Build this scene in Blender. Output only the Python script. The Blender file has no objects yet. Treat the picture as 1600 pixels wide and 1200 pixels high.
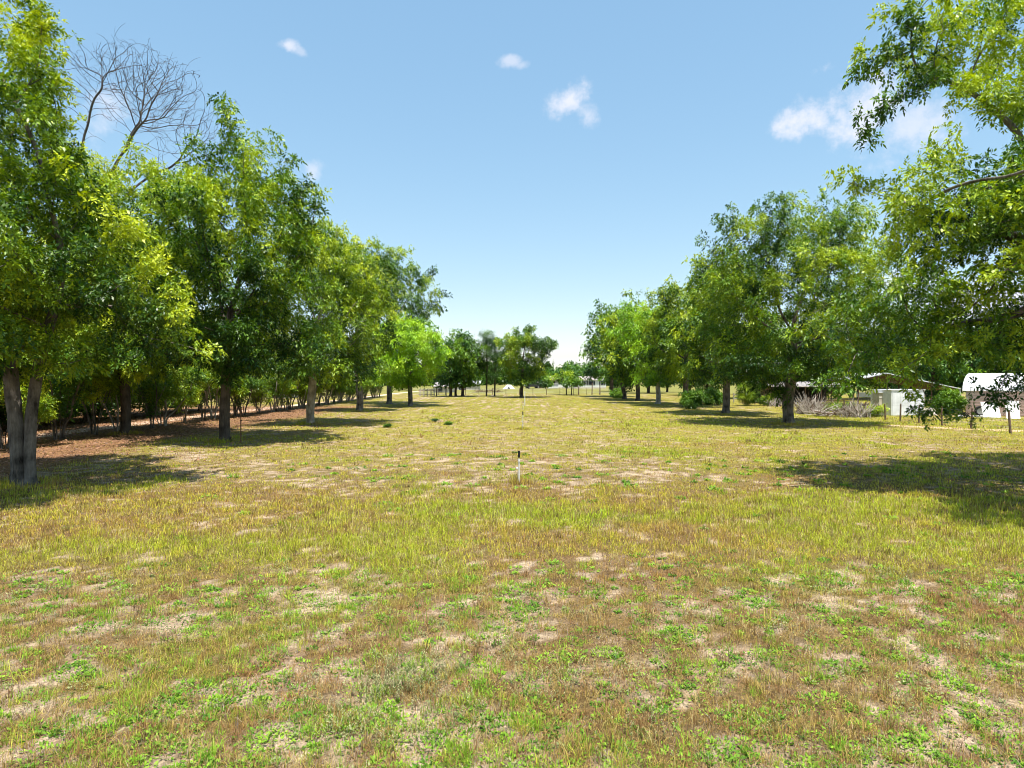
import bpy, math, random
import numpy as np
from mathutils import Vector, Matrix

# ------------------------------------------------------------------ basics
H = 3.0            # camera height
F = 1000.0         # focal length in pixels of a 1600 wide picture
HY = 590.0         # horizon row
col = bpy.context.scene.collection
scene = bpy.context.scene
R = math.radians
rnd = random.Random(11)

def P(px, py):
    """ground point under a pixel of the photograph"""
    d = F * H / (py - HY)
    return ((px - 800.0) / F * d, d)

def Z(py, d):
    return H + (HY - py) / F * d

def tag(o, label=None, cat=None, group=None, kind=None):
    if label: o['label'] = label
    if cat: o['category'] = cat
    if group: o['group'] = group
    if kind: o['kind'] = kind
    return o

def empty(name, loc, rz=0.0):
    o = bpy.data.objects.new(name, None)
    col.objects.link(o)
    o.empty_display_size = 0.3
    o.location = loc
    o.rotation_euler = (0, 0, rz)
    return o

def link(name, me, mat, parent=None):
    o = bpy.data.objects.new(name, me)
    col.objects.link(o)
    if mat is not None and len(me.materials) == 0:
        me.materials.append(mat)
    if parent is not None:
        o.parent = parent
    return o

def copy_tree(o, parent=None):
    c = o.copy()
    col.objects.link(c)
    c.parent = parent
    for ch in list(o.children):
        copy_tree(ch, c)
    return c

def np_mesh(name, V, Q, attrs=None, smooth=False):
    """V (n,3), Q (m,k) with one k; attrs: name -> (type, face array)"""
    me = bpy.data.meshes.new(name)
    n, m, k = len(V), len(Q), Q.shape[1]
    me.vertices.add(n)
    me.vertices.foreach_set('co', np.ascontiguousarray(V, np.float32).ravel())
    me.loops.add(m * k)
    me.loops.foreach_set('vertex_index', np.ascontiguousarray(Q, np.int32).ravel())
    me.polygons.add(m)
    me.polygons.foreach_set('loop_start', np.arange(0, m * k, k, dtype=np.int32))
    me.polygons.foreach_set('loop_total', np.full(m, k, np.int32))
    me.polygons.foreach_set('use_smooth', np.full(m, smooth, bool))
    me.update(calc_edges=True)
    for an, (tp, dom, arr) in (attrs or {}).items():
        a = me.attributes.new(an, tp, dom)
        key = 'value' if tp == 'FLOAT' else 'color'
        a.data.foreach_set(key, np.ascontiguousarray(arr, np.float32).ravel())
    return me

class MB:
    """collects simple solids into one mesh"""
    def __init__(self):
        self.v = []; self.f = []; self.smooth = []
    def add(self, vs, fs, smooth=False):
        b = len(self.v)
        self.v += [tuple(p) for p in vs]
        self.f += [tuple(b + i for i in f) for f in fs]
        self.smooth += [smooth] * len(fs)
        return self
    def box(self, c, s, rz=0.0, M=None):
        x, y, z = s[0] / 2, s[1] / 2, s[2] / 2
        vs = [Vector((a * x, b * y, e * z)) for e in (-1, 1) for b in (-1, 1) for a in (-1, 1)]
        m = M if M is not None else Matrix.Rotation(rz, 3, 'Z')
        vs = [m @ p + Vector(c) for p in vs]
        return self.add(vs, [(0, 2, 3, 1), (4, 5, 7, 6), (0, 1, 5, 4), (2, 6, 7, 3), (0, 4, 6, 2), (1, 3, 7, 5)])
    def tube(self, p0, p1, r0, r1=None, n=8, cap=True):
        r1 = r0 if r1 is None else r1
        p0, p1 = Vector(p0), Vector(p1)
        q = (p1 - p0).to_track_quat('Z', 'Y')
        vs = []
        for p, r in ((p0, r0), (p1, r1)):
            for i in range(n):
                a = 2 * math.pi * i / n
                vs.append(p + q @ Vector((r * math.cos(a), r * math.sin(a), 0)))
        fs = [(i, (i + 1) % n, n + (i + 1) % n, n + i) for i in range(n)]
        self.add(vs, fs, True)
        if cap:
            self.add(vs, [tuple(range(n))[::-1], tuple(range(n, 2 * n))])
        return self
    def prism(self, prof, p0, p1):
        """profile points (already 3-D offsets) swept from p0 to p1"""
        n = len(prof)
        vs = [Vector(p0) + Vector(a) for a in prof] + [Vector(p1) + Vector(a) for a in prof]
        fs = [(i, (i + 1) % n, n + (i + 1) % n, n + i) for i in range(n)]
        fs += [tuple(range(n))[::-1], tuple(range(n, 2 * n))]
        return self.add(vs, fs)
    def build(self, name, mat, parent=None, bevel=0.0):
        me = bpy.data.meshes.new(name)
        me.from_pydata(self.v, [], self.f)
        me.polygons.foreach_set('use_smooth', np.array(self.smooth, bool))
        me.validate(); me.update()
        import bmesh
        bm = bmesh.new(); bm.from_mesh(me)
        bmesh.ops.recalc_face_normals(bm, faces=bm.faces[:])
        bm.to_mesh(me); bm.free()
        o = link(name, me, mat, parent)
        if bevel:
            md = o.modifiers.new('bevel', 'BEVEL'); md.width = bevel; md.segments = 2; md.limit_method = 'ANGLE'
        return o

# ------------------------------------------------------------------ noise (numpy)
def _hash(ix, iy, seed):
    h = (ix.astype(np.int64) * 374761393 + iy.astype(np.int64) * 668265263 + seed * 974711) & 0x7fffffff
    h = ((h ^ (h >> 13)) * 1274126177) & 0x7fffffff
    return ((h ^ (h >> 16)) & 0xffff) / 65535.0

def vnoise(x, y, seed=0):
    ix, iy = np.floor(x), np.floor(y)
    fx, fy = x - ix, y - iy
    fx = fx * fx * (3 - 2 * fx); fy = fy * fy * (3 - 2 * fy)
    a = _hash(ix, iy, seed); b = _hash(ix + 1, iy, seed)
    c = _hash(ix, iy + 1, seed); d = _hash(ix + 1, iy + 1, seed)
    return (a * (1 - fx) + b * fx) * (1 - fy) + (c * (1 - fx) + d * fx) * fy

def fbm(x, y, seed=0, octv=4):
    s = 0.0; a = 0.5; t = 0.0
    for i in range(octv):
        # each octave is turned so the lattice never shows
        ca, sa = math.cos(0.6 + i * 1.1), math.sin(0.6 + i * 1.1)
        s = s + a * vnoise((x * ca - y * sa) + 17.3 * i, (x * sa + y * ca) - 9.1 * i, seed + i); t += a
        a *= 0.5; x = x * 2.03; y = y * 2.03
    return s / t

def sst(a, b, x):
    t = np.clip((x - a) / (b - a), 0, 1)
    return t * t * (3 - 2 * t)

def bump(x, c, w):
    return np.exp(-((x - c) / w) ** 2)

# ------------------------------------------------------------------ materials
def new_mat(name):
    m = bpy.data.materials.new(name); m.use_nodes = True
    nt = m.node_tree; nt.nodes.clear()
    return m, nt

def N(nt, t, **kw):
    n = nt.nodes.new(t)
    for k, v in kw.items():
        if hasattr(n, k) and k not in n.inputs:
            setattr(n, k, v)
        else:
            n.inputs[k].default_value = v
    return n

def ramp(nt, fac, stops):
    r = nt.nodes.new('ShaderNodeValToRGB')
    els = r.color_ramp.elements
    while len(els) < len(stops):
        els.new(0.5)
    for e, (p, c) in zip(els, stops):
        e.position = p; e.color = (*c, 1)
    nt.links.new(fac, r.inputs['Fac'])
    return r

def leaf_mat(name, dark, mid, light, trans=0.25):
    m, nt = new_mat(name)
    a = N(nt, 'ShaderNodeAttribute', attribute_name='tone')
    r = ramp(nt, a.outputs['Fac'], [(0.0, dark), (0.5, mid), (1.0, light)])
    p = N(nt, 'ShaderNodeBsdfPrincipled', Roughness=0.42)
    p.inputs['Specular IOR Level'].default_value = 0.35
    t = N(nt, 'ShaderNodeBsdfTranslucent')
    hs = N(nt, 'ShaderNodeHueSaturation', Hue=0.49, Saturation=1.1, Value=1.35)
    mx = N(nt, 'ShaderNodeMixShader', Fac=trans)
    o = N(nt, 'ShaderNodeOutputMaterial')
    L = nt.links.new
    L(r.outputs['Color'], p.inputs['Base Color'])
    L(r.outputs['Color'], hs.inputs['Color']); L(hs.outputs['Color'], t.inputs['Color'])
    L(p.outputs[0], mx.inputs[1]); L(t.outputs[0], mx.inputs[2]); L(mx.outputs[0], o.inputs['Surface'])
    return m

def grass_mat():
    m, nt = new_mat('grass_blades')
    a = N(nt, 'ShaderNodeAttribute', attribute_name='col')
    p = N(nt, 'ShaderNodeBsdfPrincipled', Roughness=0.6)
    p.inputs['Specular IOR Level'].default_value = 0.2
    t = N(nt, 'ShaderNodeBsdfTranslucent')
    mx = N(nt, 'ShaderNodeMixShader', Fac=0.35)
    o = N(nt, 'ShaderNodeOutputMaterial')
    L = nt.links.new
    L(a.outputs['Color'], p.inputs['Base Color']); L(a.outputs['Color'], t.inputs['Color'])
    L(p.outputs[0], mx.inputs[1]); L(t.outputs[0], mx.inputs[2]); L(mx.outputs[0], o.inputs['Surface'])
    return m

def bark_mat(name, c0, c1, scale=6.0):
    m, nt = new_mat(name)
    tc = N(nt, 'ShaderNodeTexCoord')
    mp = N(nt, 'ShaderNodeMapping'); mp.inputs['Scale'].default_value = (1, 1, 0.22)
    n1 = N(nt, 'ShaderNodeTexNoise', Scale=scale * 1.5, Detail=7.0, Roughness=0.7)
    n2 = N(nt, 'ShaderNodeTexNoise', Scale=scale * 0.35, Detail=3.0)
    ad = N(nt, 'ShaderNodeMath', operation='ADD')
    sc = N(nt, 'ShaderNodeMath', operation='MULTIPLY'); sc.inputs[1].default_value = 0.5
    p = N(nt, 'ShaderNodeBsdfPrincipled', Roughness=0.9)
    p.inputs['Specular IOR Level'].default_value = 0.1
    b = N(nt, 'ShaderNodeBump', Strength=1.0, Distance=0.07)
    o = N(nt, 'ShaderNodeOutputMaterial')
    L = nt.links.new
    L(tc.outputs['Object'], mp.inputs['Vector']); L(mp.outputs[0], n1.inputs['Vector'])
    L(tc.outputs['Object'], n2.inputs['Vector'])
    L(n1.outputs['Fac'], ad.inputs[0]); L(n2.outputs['Fac'], ad.inputs[1]); L(ad.outputs[0], sc.inputs[0])
    r = ramp(nt, sc.outputs[0], [(0.36, c0), (0.62, c1)])
    L(r.outputs['Color'], p.inputs['Base Color'])
    L(n1.outputs['Fac'], b.inputs['Height']); L(b.outputs[0], p.inputs['Normal'])
    L(p.outputs[0], o.inputs['Surface'])
    return m

def plain_mat(name, c, rough=0.6, var=0.12, scale=4.0, metal=0.0, spec=0.3):
    """painted / worn surface: base colour with blotchy wear"""
    m, nt = new_mat(name)
    tc = N(nt, 'ShaderNodeTexCoord')
    n1 = N(nt, 'ShaderNodeTexNoise', Scale=scale, Detail=6.0, Roughness=0.65)
    lo = tuple(max(0.0, v * (1 - var * 2)) for v in c); hi = tuple(min(1, v * (1 + var)) for v in c)
    p = N(nt, 'ShaderNodeBsdfPrincipled', Roughness=rough, Metallic=metal)
    p.inputs['Specular IOR Level'].default_value = spec
    o = N(nt, 'ShaderNodeOutputMaterial')
    L = nt.links.new
    L(tc.outputs['Object'], n1.inputs['Vector'])
    r = ramp(nt, n1.outputs['Fac'], [(0.3, lo), (0.65, hi)])
    L(r.outputs['Color'], p.inputs['Base Color']); L(p.outputs[0], o.inputs['Surface'])
    return m

def ground_mat():
    m, nt = new_mat('ground_soil')
    L = nt.links.new
    a = N(nt, 'ShaderNodeAttribute', attribute_name='col')
    tc = N(nt, 'ShaderNodeTexCoord')
    n1 = N(nt, 'ShaderNodeTexNoise', Scale=22.0, Detail=7.0, Roughness=0.72)
    n2 = N(nt, 'ShaderNodeTexNoise', Scale=3.1, Detail=5.0, Roughness=0.6)
    n3 = N(nt, 'ShaderNodeTexVoronoi', Scale=38.0)
    L(tc.outputs['Object'], n1.inputs['Vector']); L(tc.outputs['Object'], n2.inputs['Vector']); L(tc.outputs['Object'], n3.inputs['Vector'])
    r1 = ramp(nt, n1.outputs['Fac'], [(0.3, (0.36, 0.33, 0.30)), (0.5, (0.92, 0.92, 0.92)), (0.7, (1.55, 1.5, 1.42))])
    r2 = ramp(nt, n2.outputs['Fac'], [(0.3, (0.78, 0.8, 0.78)), (0.7, (1.2, 1.17, 1.15))])
    r3 = ramp(nt, n3.outputs['Color'], [(0.0, (0.8, 0.78, 0.76)), (1.0, (1.15, 1.15, 1.15))])
    def mul(x, y):
        n = N(nt, 'ShaderNodeMix', data_type='RGBA', blend_type='MULTIPLY')
        n.inputs['Factor'].default_value = 1.0
        L(x, n.inputs['A']); L(y, n.inputs['B'])
        return n.outputs['Result']
    c = mul(mul(mul(a.outputs['Color'], r1.outputs['Color']), r2.outputs['Color']), r3.outputs['Color'])
    p = N(nt, 'ShaderNodeBsdfPrincipled', Roughness=0.95)
    p.inputs['Specular IOR Level'].default_value = 0.05
    b = N(nt, 'ShaderNodeBump', Strength=0.8, Distance=0.03)
    o = N(nt, 'ShaderNodeOutputMaterial')
    L(n1.outputs['Fac'], b.inputs['Height']); L(b.outputs[0], p.inputs['Normal'])
    L(c, p.inputs['Base Color']); L(p.outputs[0], o.inputs['Surface'])
    return m

BARK = bark_mat('bark_grey', (0.03, 0.025, 0.02), (0.255, 0.22, 0.185))
BARK_BROWN = bark_mat('bark_brown', (0.035, 0.028, 0.023), (0.14, 0.112, 0.088))
BARK_PALE = bark_mat('bark_pale', (0.14, 0.12, 0.1), (0.48, 0.43, 0.37))
DEADWOOD = bark_mat('dead_wood_bark', (0.045, 0.04, 0.038), (0.13, 0.115, 0.1))
LEAF = leaf_mat('leaf_green', (0.016, 0.055, 0.006), (0.11, 0.225, 0.013), (0.38, 0.48, 0.026))
LEAF_YEL = leaf_mat('leaf_yellow_green', (0.024, 0.072, 0.007), (0.185, 0.305, 0.016), (0.48, 0.55, 0.028))
LEAF_DARK = leaf_mat('leaf_dark_green', (0.02, 0.062, 0.011), (0.062, 0.155, 0.017), (0.17, 0.30, 0.024))
LEAF_LIME = leaf_mat('leaf_lime_green', (0.07, 0.17, 0.01), (0.24, 0.45, 0.02), (0.42, 0.60, 0.035))
NEEDLE = leaf_mat('pine_needles', (0.015, 0.04, 0.012), (0.03, 0.07, 0.018), (0.06, 0.11, 0.025), 0.15)
GRASS = grass_mat()

# ------------------------------------------------------------------ trees
def polyline(pts, step):
    out = [np.array(pts[0], float)]
    for a, b in zip(pts[:-1], pts[1:]):
        a, b = np.array(a, float), np.array(b, float)
        n = max(1, int(round(np.linalg.norm(b - a) / step)))
        for i in range(1, n + 1):
            out.append(a + (b - a) * i / n)
    return out

def grow(rng, stems, att, D=0.36, di=3.2, dk=0.7, maxit=110, trop=0.06, jit=0.16, hdk=0.5):
    """space colonisation: stems are poly-lines, att the points the crown reaches for"""
    pos = []; par = []
    for st in stems:
        pl = polyline(st, D)
        for i, p in enumerate(pl):
            par.append(-1 if i == 0 else len(pos) - 1); pos.append(p)
    pos = np.array(pos); par = list(par)
    kids = np.zeros(len(pos), int)
    att = np.array(att, float)
    # start only from the upper part of the stems
    d = np.linalg.norm(att[:, None] - pos[None], axis=2)
    nd = d.min(1); ni = d.argmin(1)
    for it in range(maxit):
        reach = di if it > 25 else max(di, 9.0 - 0.2 * it)
        act = nd < reach
        if not act.any():
            break
        src = ni[act]
        dv = att[act] - pos[src]
        dv /= np.linalg.norm(dv, axis=1)[:, None] + 1e-9
        acc = np.zeros((len(pos), 3)); cnt = np.zeros(len(pos), int)
        np.add.at(acc, src, dv); np.add.at(cnt, src, 1)
        ids = np.nonzero((cnt > 0) & (kids < 4))[0]
        if len(ids) == 0:
            break
        g = acc[ids] / (np.linalg.norm(acc[ids], axis=1)[:, None] + 1e-9)
        g = g + rng.normal(0, jit, g.shape); g[:, 2] += trop
        # keep some of the parent's heading, so limbs run smoothly
        pp = np.array([par[i] for i in ids])
        hd = np.where((pp >= 0)[:, None], pos[ids] - pos[np.maximum(pp, 0)], 0.0)
        g = g + hdk * hd / D
        g /= np.linalg.norm(g, axis=1)[:, None] + 1e-9
        new = pos[ids] + g * D
        b = len(pos)
        pos = np.vstack([pos, new]); par += list(ids); kids[ids] += 1
        kids = np.concatenate([kids, np.zeros(len(new), int)])
        d = np.linalg.norm(att[:, None] - new[None], axis=2)
        m = d.min(1); mi = d.argmin(1) + b
        upd = m < nd
        nd[upd] = m[upd]; ni[upd] = mi[upd]
        keep = nd > dk
        att, nd, ni = att[keep], nd[keep], ni[keep]
        if len(att) == 0:
            break
    return pos, np.array(par)

def radii(pos, par, r_base, r_tip, nstem=1):
    n = len(pos)
    tips = np.ones(n); tips[:] = 0
    has = np.zeros(n, bool); has[par[par >= 0]] = True
    tips[~has] = 1
    for i in range(n - 1, -1, -1):       # children always come after their parents
        if par[i] >= 0:
            tips[par[i]] += tips[i]
    tot = max(tips[par < 0].max(), 2)
    ex = math.log(r_base / r_tip) / math.log(tot)
    return r_tip * np.maximum(tips, 1) ** ex

def tubes(pos, par, rad, rng, min_r=0.0, flare=1.0, flute=0.0):
    n = len(pos)
    ch = [[] for _ in range(n)]
    roots = []
    for i, p in enumerate(par):
        (ch[p].append(i) if p >= 0 else roots.append(i))
    V = []; Q = []; nv = 0
    stack = [(r, True) for r in roots]
    while stack:
        s, isroot = stack.pop()
        chain = [s]
        if par[s] >= 0:
            chain = [par[s], s]
        c = s
        while ch[c]:
            k = sorted(ch[c], key=lambda j: -rad[j])
            for o in k[1:]:
                if rad[o] >= min_r:
                    stack.append((o, False))
            c = k[0]
            if rad[c] < min_r:
                break
            chain.append(c)
        if len(chain) < 2:
            continue
        pts = pos[chain].copy()
        rr = rad[chain].copy()
        if not isroot:
            rr[0] = min(rr[0], rr[1] * 1.25)
        # smooth the run a little
        if len(pts) > 3:
            for _ in range(2):
                pts[1:-1] = 0.5 * pts[1:-1] + 0.25 * (pts[:-2] + pts[2:])
        rr = np.minimum.accumulate(rr)
        rr[-1] *= 0.5
        rmax = rr[0]
        k = 14 if rmax > 0.2 else 8 if rmax > 0.08 else 5 if rmax > 0.03 else 3
        if isroot and flare > 1.0:
            # a finer foot that widens into the ground
            p0, p1 = pts[0], pts[1]
            ex = np.array([p0 + (p1 - p0) * t for t in (-0.25, 0.0, 0.25, 0.6)])
            er = rr[0] * np.array([flare * 1.12, flare, 1 + (flare - 1) * 0.42, 1 + (flare - 1) * 0.12])
            pts = np.vstack([ex, pts[1:]]); rr = np.concatenate([er, rr[1:]])
        t = np.gradient(pts, axis=0)
        t /= np.linalg.norm(t, axis=1)[:, None] + 1e-9
        ref = np.array([1.0, 0.13, 0.21]) if abs(t[0][0]) < 0.8 else np.array([0.1, 1.0, 0.2])
        u = np.cross(t, ref); u /= np.linalg.norm(u, axis=1)[:, None] + 1e-9
        w = np.cross(t, u)
        ang = np.arange(k) * 2 * math.pi / k
        lob = 1.0
        if flute and isroot:
            ph = rng.uniform(0, 6.28)
            z = np.linspace(0, 1, len(pts))[:, None]
            lob = 1 + flute * (np.sin(3 * ang[None] + ph + z) + 0.6 * np.sin(5 * ang[None] + 2 * ph - 2 * z)) * np.clip(1.2 - 1.5 * z, 0.25, 1) \
                + rng.normal(0, flute * 0.35, (len(pts), k))
        ring = pts[:, None] + (rr[:, None] * lob)[..., None] * (np.cos(ang)[None, :, None] * u[:, None] + np.sin(ang)[None, :, None] * w[:, None]) \
            if not np.isscalar(lob) else pts[:, None] + rr[:, None, None] * (np.cos(ang)[None, :, None] * u[:, None] + np.sin(ang)[None, :, None] * w[:, None])
        m = len(pts)
        V.append(ring.reshape(-1, 3))
        i = np.arange(m - 1)[:, None] * k; j = np.arange(k)[None]
        a = i + j; b = i + (j + 1) % k
        Q.append((np.stack([a, b, b + k, a + k], axis=2).reshape(-1, 4)) + nv)
        nv += m * k
    return np.vstack(V), np.vstack(Q)

def cluster_template(rng, nleaf, leaflets, L, lw, ll):
    """one spray: nleaf compound leaves, each with leaflets along a rachis. axis = +z; returns (nq,4,3)"""
    quads = []
    for i in range(nleaf):
        az = 2 * math.pi * (i + rng.uniform(-0.3, 0.3)) / nleaf
        tilt = rng.uniform(0.5, 1.75)
        dr = np.array([math.sin(tilt) * math.cos(az), math.sin(tilt) * math.sin(az), math.cos(tilt)])
        up = np.array([0, 0, 1.0]) + 0.4 * rng.normal(0, 1, 3)
        sd = np.cross(dr, up); sd /= np.linalg.norm(sd) + 1e-9
        le = L * rng.uniform(0.7, 1.2)
        if leaflets == 1:
            ts = [(0.35, 0.0)]
        else:
            np_ = (leaflets - 1) // 2
            ts = [(0.3 + 0.55 * (q + 0.5) / max(1, np_), s) for q in range(np_) for s in (-1, 1)] + [(0.85, 0)]
            if (leaflets - 1) % 2:
                ts.append((0.55, 1))
        for t, s in ts:
            b = dr * le * t
            d = dr * (0.55 if s else 1.0) + sd * s * 0.9 + rng.normal(0, 0.22, 3)
            d /= np.linalg.norm(d)
            wv = np.cross(d, np.cross(sd, dr) + rng.normal(0, 0.55, 3)); wv /= np.linalg.norm(wv) + 1e-9
            l = ll * rng.uniform(0.75, 1.25); w = lw * rng.uniform(0.8, 1.2)
            m = b + d * l * 0.45
            quads.append([b, m + wv * w / 2, b + d * l, m - wv * w / 2])
    return np.array(quads)

def leaves(rng, pts, dirs, tone, tmpl, droop=0.5, smin=0.7, smax=1.25):
    """put a spray on every point; returns V, Q, tone per quad"""
    n = len(pts)
    order = rng.integers(0, len(tmpl), n)
    Vs = []; Ts = []
    z = dirs / (np.linalg.norm(dirs, axis=1)[:, None] + 1e-9)
    r = rng.normal(0, 1, (n, 3))
    x = np.cross(z, r); x /= np.linalg.norm(x, axis=1)[:, None] + 1e-9
    y = np.cross(z, x)
    s = rng.uniform(smin, smax, n)
    for k, T in enumerate(tmpl):
        ix = np.nonzero(order == k)[0]
        if len(ix) == 0:
            continue
        q = T.reshape(-1, 3)
        off = s[ix][:, None, None] * (q[None, :, 0:1] * x[ix][:, None] + q[None, :, 1:2] * y[ix][:, None] + q[None, :, 2:3] * z[ix][:, None])
        hr = np.linalg.norm(off[..., :2], axis=2)
        off[..., 2] -= droop * hr ** 2 / 0.35
        nqd = off.shape[1] // 4
        qd = off.reshape(len(ix), nqd, 4, 3)
        cen = 0.5 * (qd[:, :, 1] + qd[:, :, 3]); hw = 0.5 * np.linalg.norm(qd[:, :, 1] - qd[:, :, 3], axis=2)
        up = rng.normal(0, 0.42, cen.shape); up[..., 2] += 1.0
        wv = np.cross(qd[:, :, 2] - qd[:, :, 0], up); wv /= np.linalg.norm(wv, axis=2)[..., None] + 1e-9
        qd[:, :, 1] = cen + wv * hw[..., None]; qd[:, :, 3] = cen - wv * hw[..., None]
        off = qd.reshape(len(ix), -1, 3)
        Vs.append((pts[ix][:, None] + off).reshape(-1, 3))
        nq = len(T)
        Ts.append((tone[ix][:, None] + rng.normal(0, 0.12, (len(ix), nq))).ravel())
    V = np.vstack(Vs); Q = np.arange(len(V)).reshape(-1, 4)
    return V, Q, np.clip(np.concatenate(Ts), 0, 1)

_tr = np.random.default_rng(5)
T_NEAR = [cluster_template(_tr, 7, 7, 0.29, 0.052, 0.115) for _ in range(8)]
T_MID = [cluster_template(_tr, 7, 5, 0.32, 0.070, 0.15) for _ in range(8)]
T_FAR = [cluster_template(_tr, 7, 3, 0.34, 0.110, 0.21) for _ in range(8)]
T_BACK = [cluster_template(_tr, 6, 1, 0.42, 0.21, 0.36) for _ in range(8)]
T_NEEDLE = [cluster_template(_tr, 14, 1, 0.25, 0.03, 0.30) for _ in range(6)]
T_SHRUB = [cluster_template(_tr, 4, 3, 0.22, 0.065, 0.14) for _ in range(6)]

def blob_att(rng, c, rad, nblob, br, n, zlo=None, inner=0.25, extra=()):
    """points to reach: nblob flattened clumps in an ellipsoid shell and some inside"""
    c = np.array(c, float); rad = np.array(rad, float)
    v = rng.normal(0, 1, (nblob, 3)); v /= np.linalg.norm(v, axis=1)[:, None]
    v *= rng.uniform(0.45, 0.92, nblob)[:, None]
    ctr = c + v * rad
    rr = rng.uniform(br * 0.65, br * 1.3, nblob)
    if zlo is not None:
        ctr[:, 2] = np.maximum(ctr[:, 2], zlo + 0.4)
    if len(extra):
        e = np.array(extra, float)
        ctr = np.vstack([ctr, e[:, :3]]); rr = np.concatenate([rr, e[:, 3]])
    w = rr ** 2.2; w /= w.sum()
    k = rng.choice(len(ctr), int(n * (1 - inner)), p=w)
    u = rng.normal(0, 1, (len(k), 3)); u /= np.linalg.norm(u, axis=1)[:, None]
    u *= rng.uniform(0, 1, len(k))[:, None] ** (1 / 2.4)
    pts = ctr[k] + u * rr[k][:, None] * np.array([1.15, 1.15, 0.52])
    q = rng.normal(0, 1, (int(n * inner), 3)); q /= np.linalg.norm(q, axis=1)[:, None]
    q *= rng.uniform(0, 1, len(q))[:, None] ** (1 / 3) * 0.8
    pts = np.vstack([pts, c + q * rad])
    if zlo is not None:
        pts = pts[pts[:, 2] > zlo]
    return pts

def make_tree(name, loc, stems, att, r_base, tmpl, leaf, bark, label, seed, cat='tree', group=None, D=0.36, dk=0.7,
              per_node=1.6, leaf_r=0.03, r_tip=0.009, min_r=0.0, droop=0.4, flare=1.5, flute=0.10, tone_mid=0.42, spread=0.27, trop=0.06,
              young=0.3, di=3.2, zmin=0.8):
    """a tree in coordinates local to its foot: trunk (with its limbs) and crown"""
    rng = np.random.default_rng(seed)
    pos, par = grow(rng, stems, att, D=D, dk=dk, trop=trop, di=di)
    rad = radii(pos, par, r_base, r_tip)
    root = empty(name, (loc[0], loc[1], 0))
    tag(root, label, cat, group)
    V, Q = tubes(pos, par, rad, rng, min_r=min_r, flare=flare, flute=flute)
    link('trunk', np_mesh('trunk', V, Q, smooth=True), bark, root)
    thin = np.nonzero((rad < leaf_r) & (par >= 0) & (pos[:, 2] > zmin))[0]
    nrep = per_node * 2.0
    rep = np.floor(nrep + rng.uniform(0, 1, len(thin))).astype(int)
    idx = np.repeat(thin, rep)
    base = pos[idx] + rng.normal(0, spread, (len(idx), 3)) * np.array([1, 1, 0.6])
    hd = pos[idx] - pos[par[idx]]
    hd = hd / (np.linalg.norm(hd, axis=1)[:, None] + 1e-9) + rng.normal(0, 0.45, hd.shape); hd[:, 2] += 0.35
    # young shoots at the top and outside of a crown are paler leaves; whole sprays differ from each other
    c = pos.mean(0)
    lift = (base[:, 2] - c[2]) / (np.ptp(pos[:, 2]) * 0.5 + 1e-6)
    cl = fbm(base[:, 0] * 0.55 + 7 * seed, base[:, 1] * 0.55 + base[:, 2] * 0.6, seed, 2)
    tone = tone_mid + 0.05 + young * 0.6 * lift + 1.9 * (cl - 0.5) + rng.normal(0, 0.13, len(idx))
    V, Q, T = leaves(rng, base, hd, np.clip(tone, 0, 1), tmpl, droop)
    link('crown', np_mesh('crown', V, Q, {'tone': ('FLOAT', 'FACE', T)}), leaf, root)
    return root

NQ = []
# ------------------------------------------------------------------ the two rows of big trees
def crown_tree(px, py, top, left, right, low, label, seed, leaf=LEAF, bark=BARK, tmpl=T_MID, nblob=46, br=1.25, natt=1500,
               rb=0.33, fork=None, group=None, extra=(), depth_r=None, name='pecan_tree', spires=0, lean=0.0, pos=None, spire_px=(), **kw):
    """crown fitted to the picture's extents at the tree's own distance"""
    X, d = P(px, py) if pos is None else pos
    rng = np.random.default_rng(seed + 100)
    s = d / F
    zt = Z(top, d); zl = Z(low, d)
    xl = (left - 800) * s - X; xr = (right - 800) * s - X
    cx = (xl + xr) / 2; rx = (xr - xl) / 2
    ry = rx if depth_r is None else depth_r
    cz = zl + (zt - zl) * 0.46
    c = (cx * 0.8, 0, cz)
    rad = np.array([rx * 1.1, ry * 1.1, (zt - zl) * 0.55]); rb *= 0.74
    ex = list(extra); sp = []
    for i in range(spires):
        a = rng.uniform(0, 6.28); q = rng.uniform(0.05, 0.62)
        x0, y0 = c[0] + q * rx * math.cos(a), q * ry * math.sin(a)
        h = zt * rng.uniform(0.92, 1.05)
        sp.append((x0, y0, h))
    att = blob_att(rng, c, rad, nblob, br, natt, zlo=zl, inner=0.16, extra=ex)
    sp += [((qx - 800) * s - X, rng.uniform(-1.2, 1.2), Z(qy, d)) for qx, qy in spire_px]
    for (x0, y0, h) in sp:                     # upright shoots that stand clear of the crown
        t = rng.uniform(0, 1, 34)
        wd = (0.10 + 0.5 * t)[:, None]
        att = np.vstack([att, np.stack([x0 - 0.25 * x0 * t, y0 - 0.2 * y0 * t, h - 3.2 * t], 1) + rng.normal(0, 0.45, (34, 3)) * wd])
    fk = fork if fork is not None else max(1.6, zl * 0.8)
    stems = [[(0, 0, 0), (rng.normal(0, .06), rng.normal(0, .06), fk * 0.55), (lean + cx * 0.12, 0, fk), (lean + cx * 0.3, 0, fk + (zt - fk) * 0.28)]]
    g = kw.pop('D', 0.40)
    return make_tree(name, (X, d), stems, att, rb, tmpl, leaf, bark, label, seed, group=group, D=g, **kw)

ROW_L = 'big trees in the left row'
ROW_R = 'big trees in the right row'

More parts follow.
